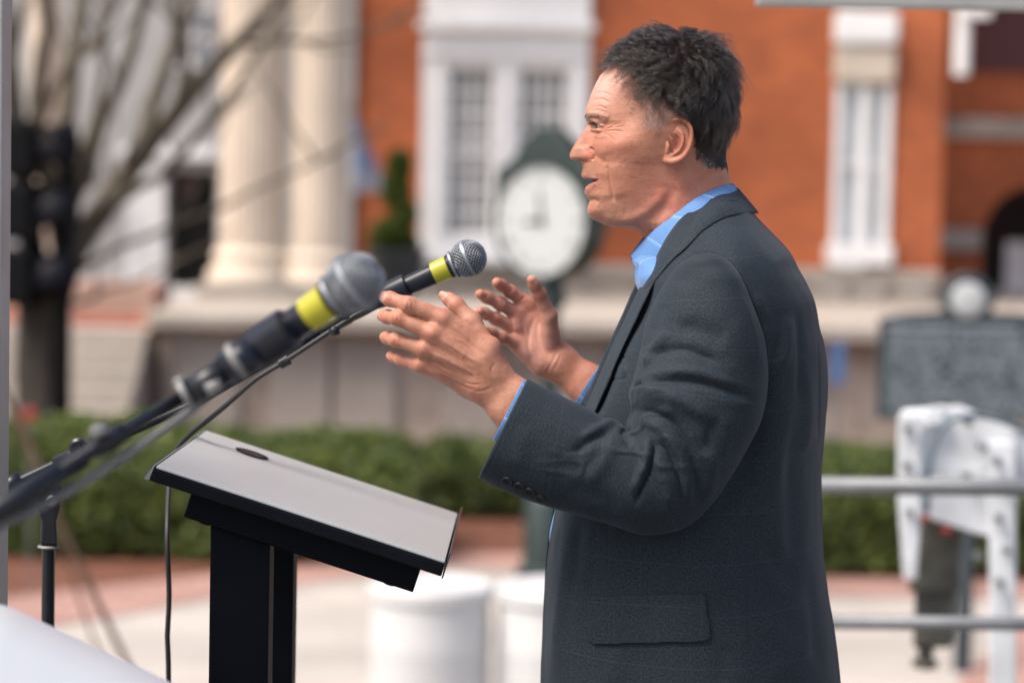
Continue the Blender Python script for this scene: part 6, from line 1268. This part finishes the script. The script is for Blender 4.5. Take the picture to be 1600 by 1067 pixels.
def strands(n, side):
    sP, sN = roots(HAIRLINE, n); d2 = ((sP[:, None] - gP[None]) ** 2).sum(-1); near_ = d2.argmin(1)
    g = GD[near_]; off = (sP - g[:, 0])[:, None]; t = np.linspace(0, 1, GD.shape[1])[None, :, None]; keep = rng.uniform(.2, .7, n)[:, None, None]
    sc_ = rng.uniform(.72, 1.15, n)[:, None, None]; base = g[:, :1] + (g - g[:, :1]) * sc_
    o_ = base + off * (1 - t * keep)
    ph = rng.rand(n, 1, 1) * 6.28; o_ = o_ + (np.sin(t * rng.uniform(5, 12, (n, 1, 1)) + ph) * RT + np.cos(t * rng.uniform(5, 12, (n, 1, 1)) + ph) * UPV) * t * rng.uniform(.2, 1.1, (n, 1, 1)) * u_ + rng.randn(n, 1, 3) * t * .45 * u_
    if side < 0: o_ = o_.copy(); o_[..., 1] = 2 * YM - o_[..., 1]
    return o_
Hs = np.concatenate([strands(15000, 1), strands(6500, -1)])
# loose hairs standing off the outline
fP, fN = roots([(962,88),(1000,90),(1150,120),(1160,20),(900,20)], 640); fl = grow(fP, fN, rng.uniform(38, 66, 640) * u_, rng.uniform(.9, 1.6, 640), rng.uniform(1, 6, 640) * u_, rng.uniform(18, 45, 640) * u_); fl[320:, :, 1] = 2 * YM - fl[320:, :, 1]
bP, bN = roots([(1120,100),(1170,100),(1170,240),(1130,240)], 120); bl = grow(bP, bN, rng.uniform(26, 40, 120) * u_, rng.uniform(.6, 1.0, 120), rng.uniform(2, 4, 120) * u_, rng.uniform(18, 30, 120) * u_)
Hs = np.concatenate([Hs, fl, bl]); rad = np.r_[np.full(21500, .000105), np.full(760, .00006)]
M_HAIR = hair_mat('dark_hair', [(0, (.002, .0015, .0013)), (.6, (.005, .0033, .0027)), (.93, (.016, .010, .008)), (.98, (.04, .035, .035)), (1, (.18, .17, .18))])
hair_obj('hair', Hs, rad, M_HAIR)
# short grey hair in front of and above the ear
sbp = [(1001,122),(1008,128),(1026,146),(1038,158),(1060,171),(1064,182),(1046,184),(1036,196),(1029,206),(1016,204),(1000,199),(999,188),(1006,172),(1004,150)]
sP, sN = roots(sbp, 4600); qx, qy = proj(sP); kp = rng.rand(4600) < np.clip(polydist(qx, qy, np.array([(1001,122),(1004,150),(999,188),(1000,199),(1016,204),(1029,206)]))[0] / 9, .1, 1); kp &= np.cumsum(kp) <= 2900; sP, sN = sP[kp], sN[kp]; NS = len(sP); sl = grow(sP, sN, rng.uniform(4, 8.5, NS) * u_, np.full(NS, .2), rng.uniform(.1, .7, NS) * u_, rng.uniform(14, 20, NS) * u_, 6)
dwn = np.linspace(0, 1, 6)[None, :, None]; sl = sl - UPV * dwn * 3 * u_ - RT * dwn * rng.uniform(0, 5, (NS, 1, 1)) * u_
npz, npn = roots([(1084,236),(1090,232),(1110,250),(1124,256),(1106,264),(1090,254)], 500); nl_ = grow(npz, npn, rng.uniform(6, 12, 500) * u_, np.full(500, .2), rng.uniform(.2, .8, 500) * u_, rng.uniform(12, 20, 500) * u_, 6)
hair_obj('sideburn', np.concatenate([sl, nl_]), np.full(NS + 500, .000075), hair_mat('grey_hair', [(0, (.05, .035, .028)), (.3, (.18, .14, .12)), (.6, (.33, .29, .26)), (1, (.50, .46, .43))], .45))
eP, eN = roots([(914,178),(918,175),(930,176),(942,179),(948,184),(938,184),(930,184),(916,189)], 420); el_ = grow(eP, eN, rng.uniform(6, 11, 420) * u_, np.full(420, .35), rng.uniform(.1, .8, 420) * u_, rng.uniform(14, 24, 420) * u_, 6)
el_ = el_ + UPV * np.linspace(0, 1, 6)[None, :, None] * 4 * u_; e2 = el_.copy(); e2[..., 1] = 2 * YM - e2[..., 1]
hair_obj('eyebrow', el_, np.full(420, .00010), hair_mat('brow_hair', [(0, (.012, .009, .008)), (.75, (.04, .03, .026)), (1, (.22, .2, .18))], .5)); hair_obj('eyebrow', e2, np.full(420, .0001), bpy.data.materials['brow_hair'])

lP, lN = roots([(921,190),(930,190.5),(934,193),(930,194.5),(921,194)], 46); kk = np.linspace(0, 1, 6)[None, :, None]
lash = lP[:, None] + lN[:, None] * kk * 2.5 * u_ - RT * kk * rng.uniform(3.5, 7, (46, 1, 1)) * u_ - UPV * (kk - kk ** 2 * 1.2) * rng.uniform(1, 4, (46, 1, 1)) * u_; l2 = lash.copy(); l2[..., 1] = 2 * YM - l2[..., 1]
for q_ in (lash, l2): hair_obj('eyelash', q_, np.full(46, .00009), MATS['lash'] if 'lash' in MATS else simple('lash', (.01, .008, .007), .6))
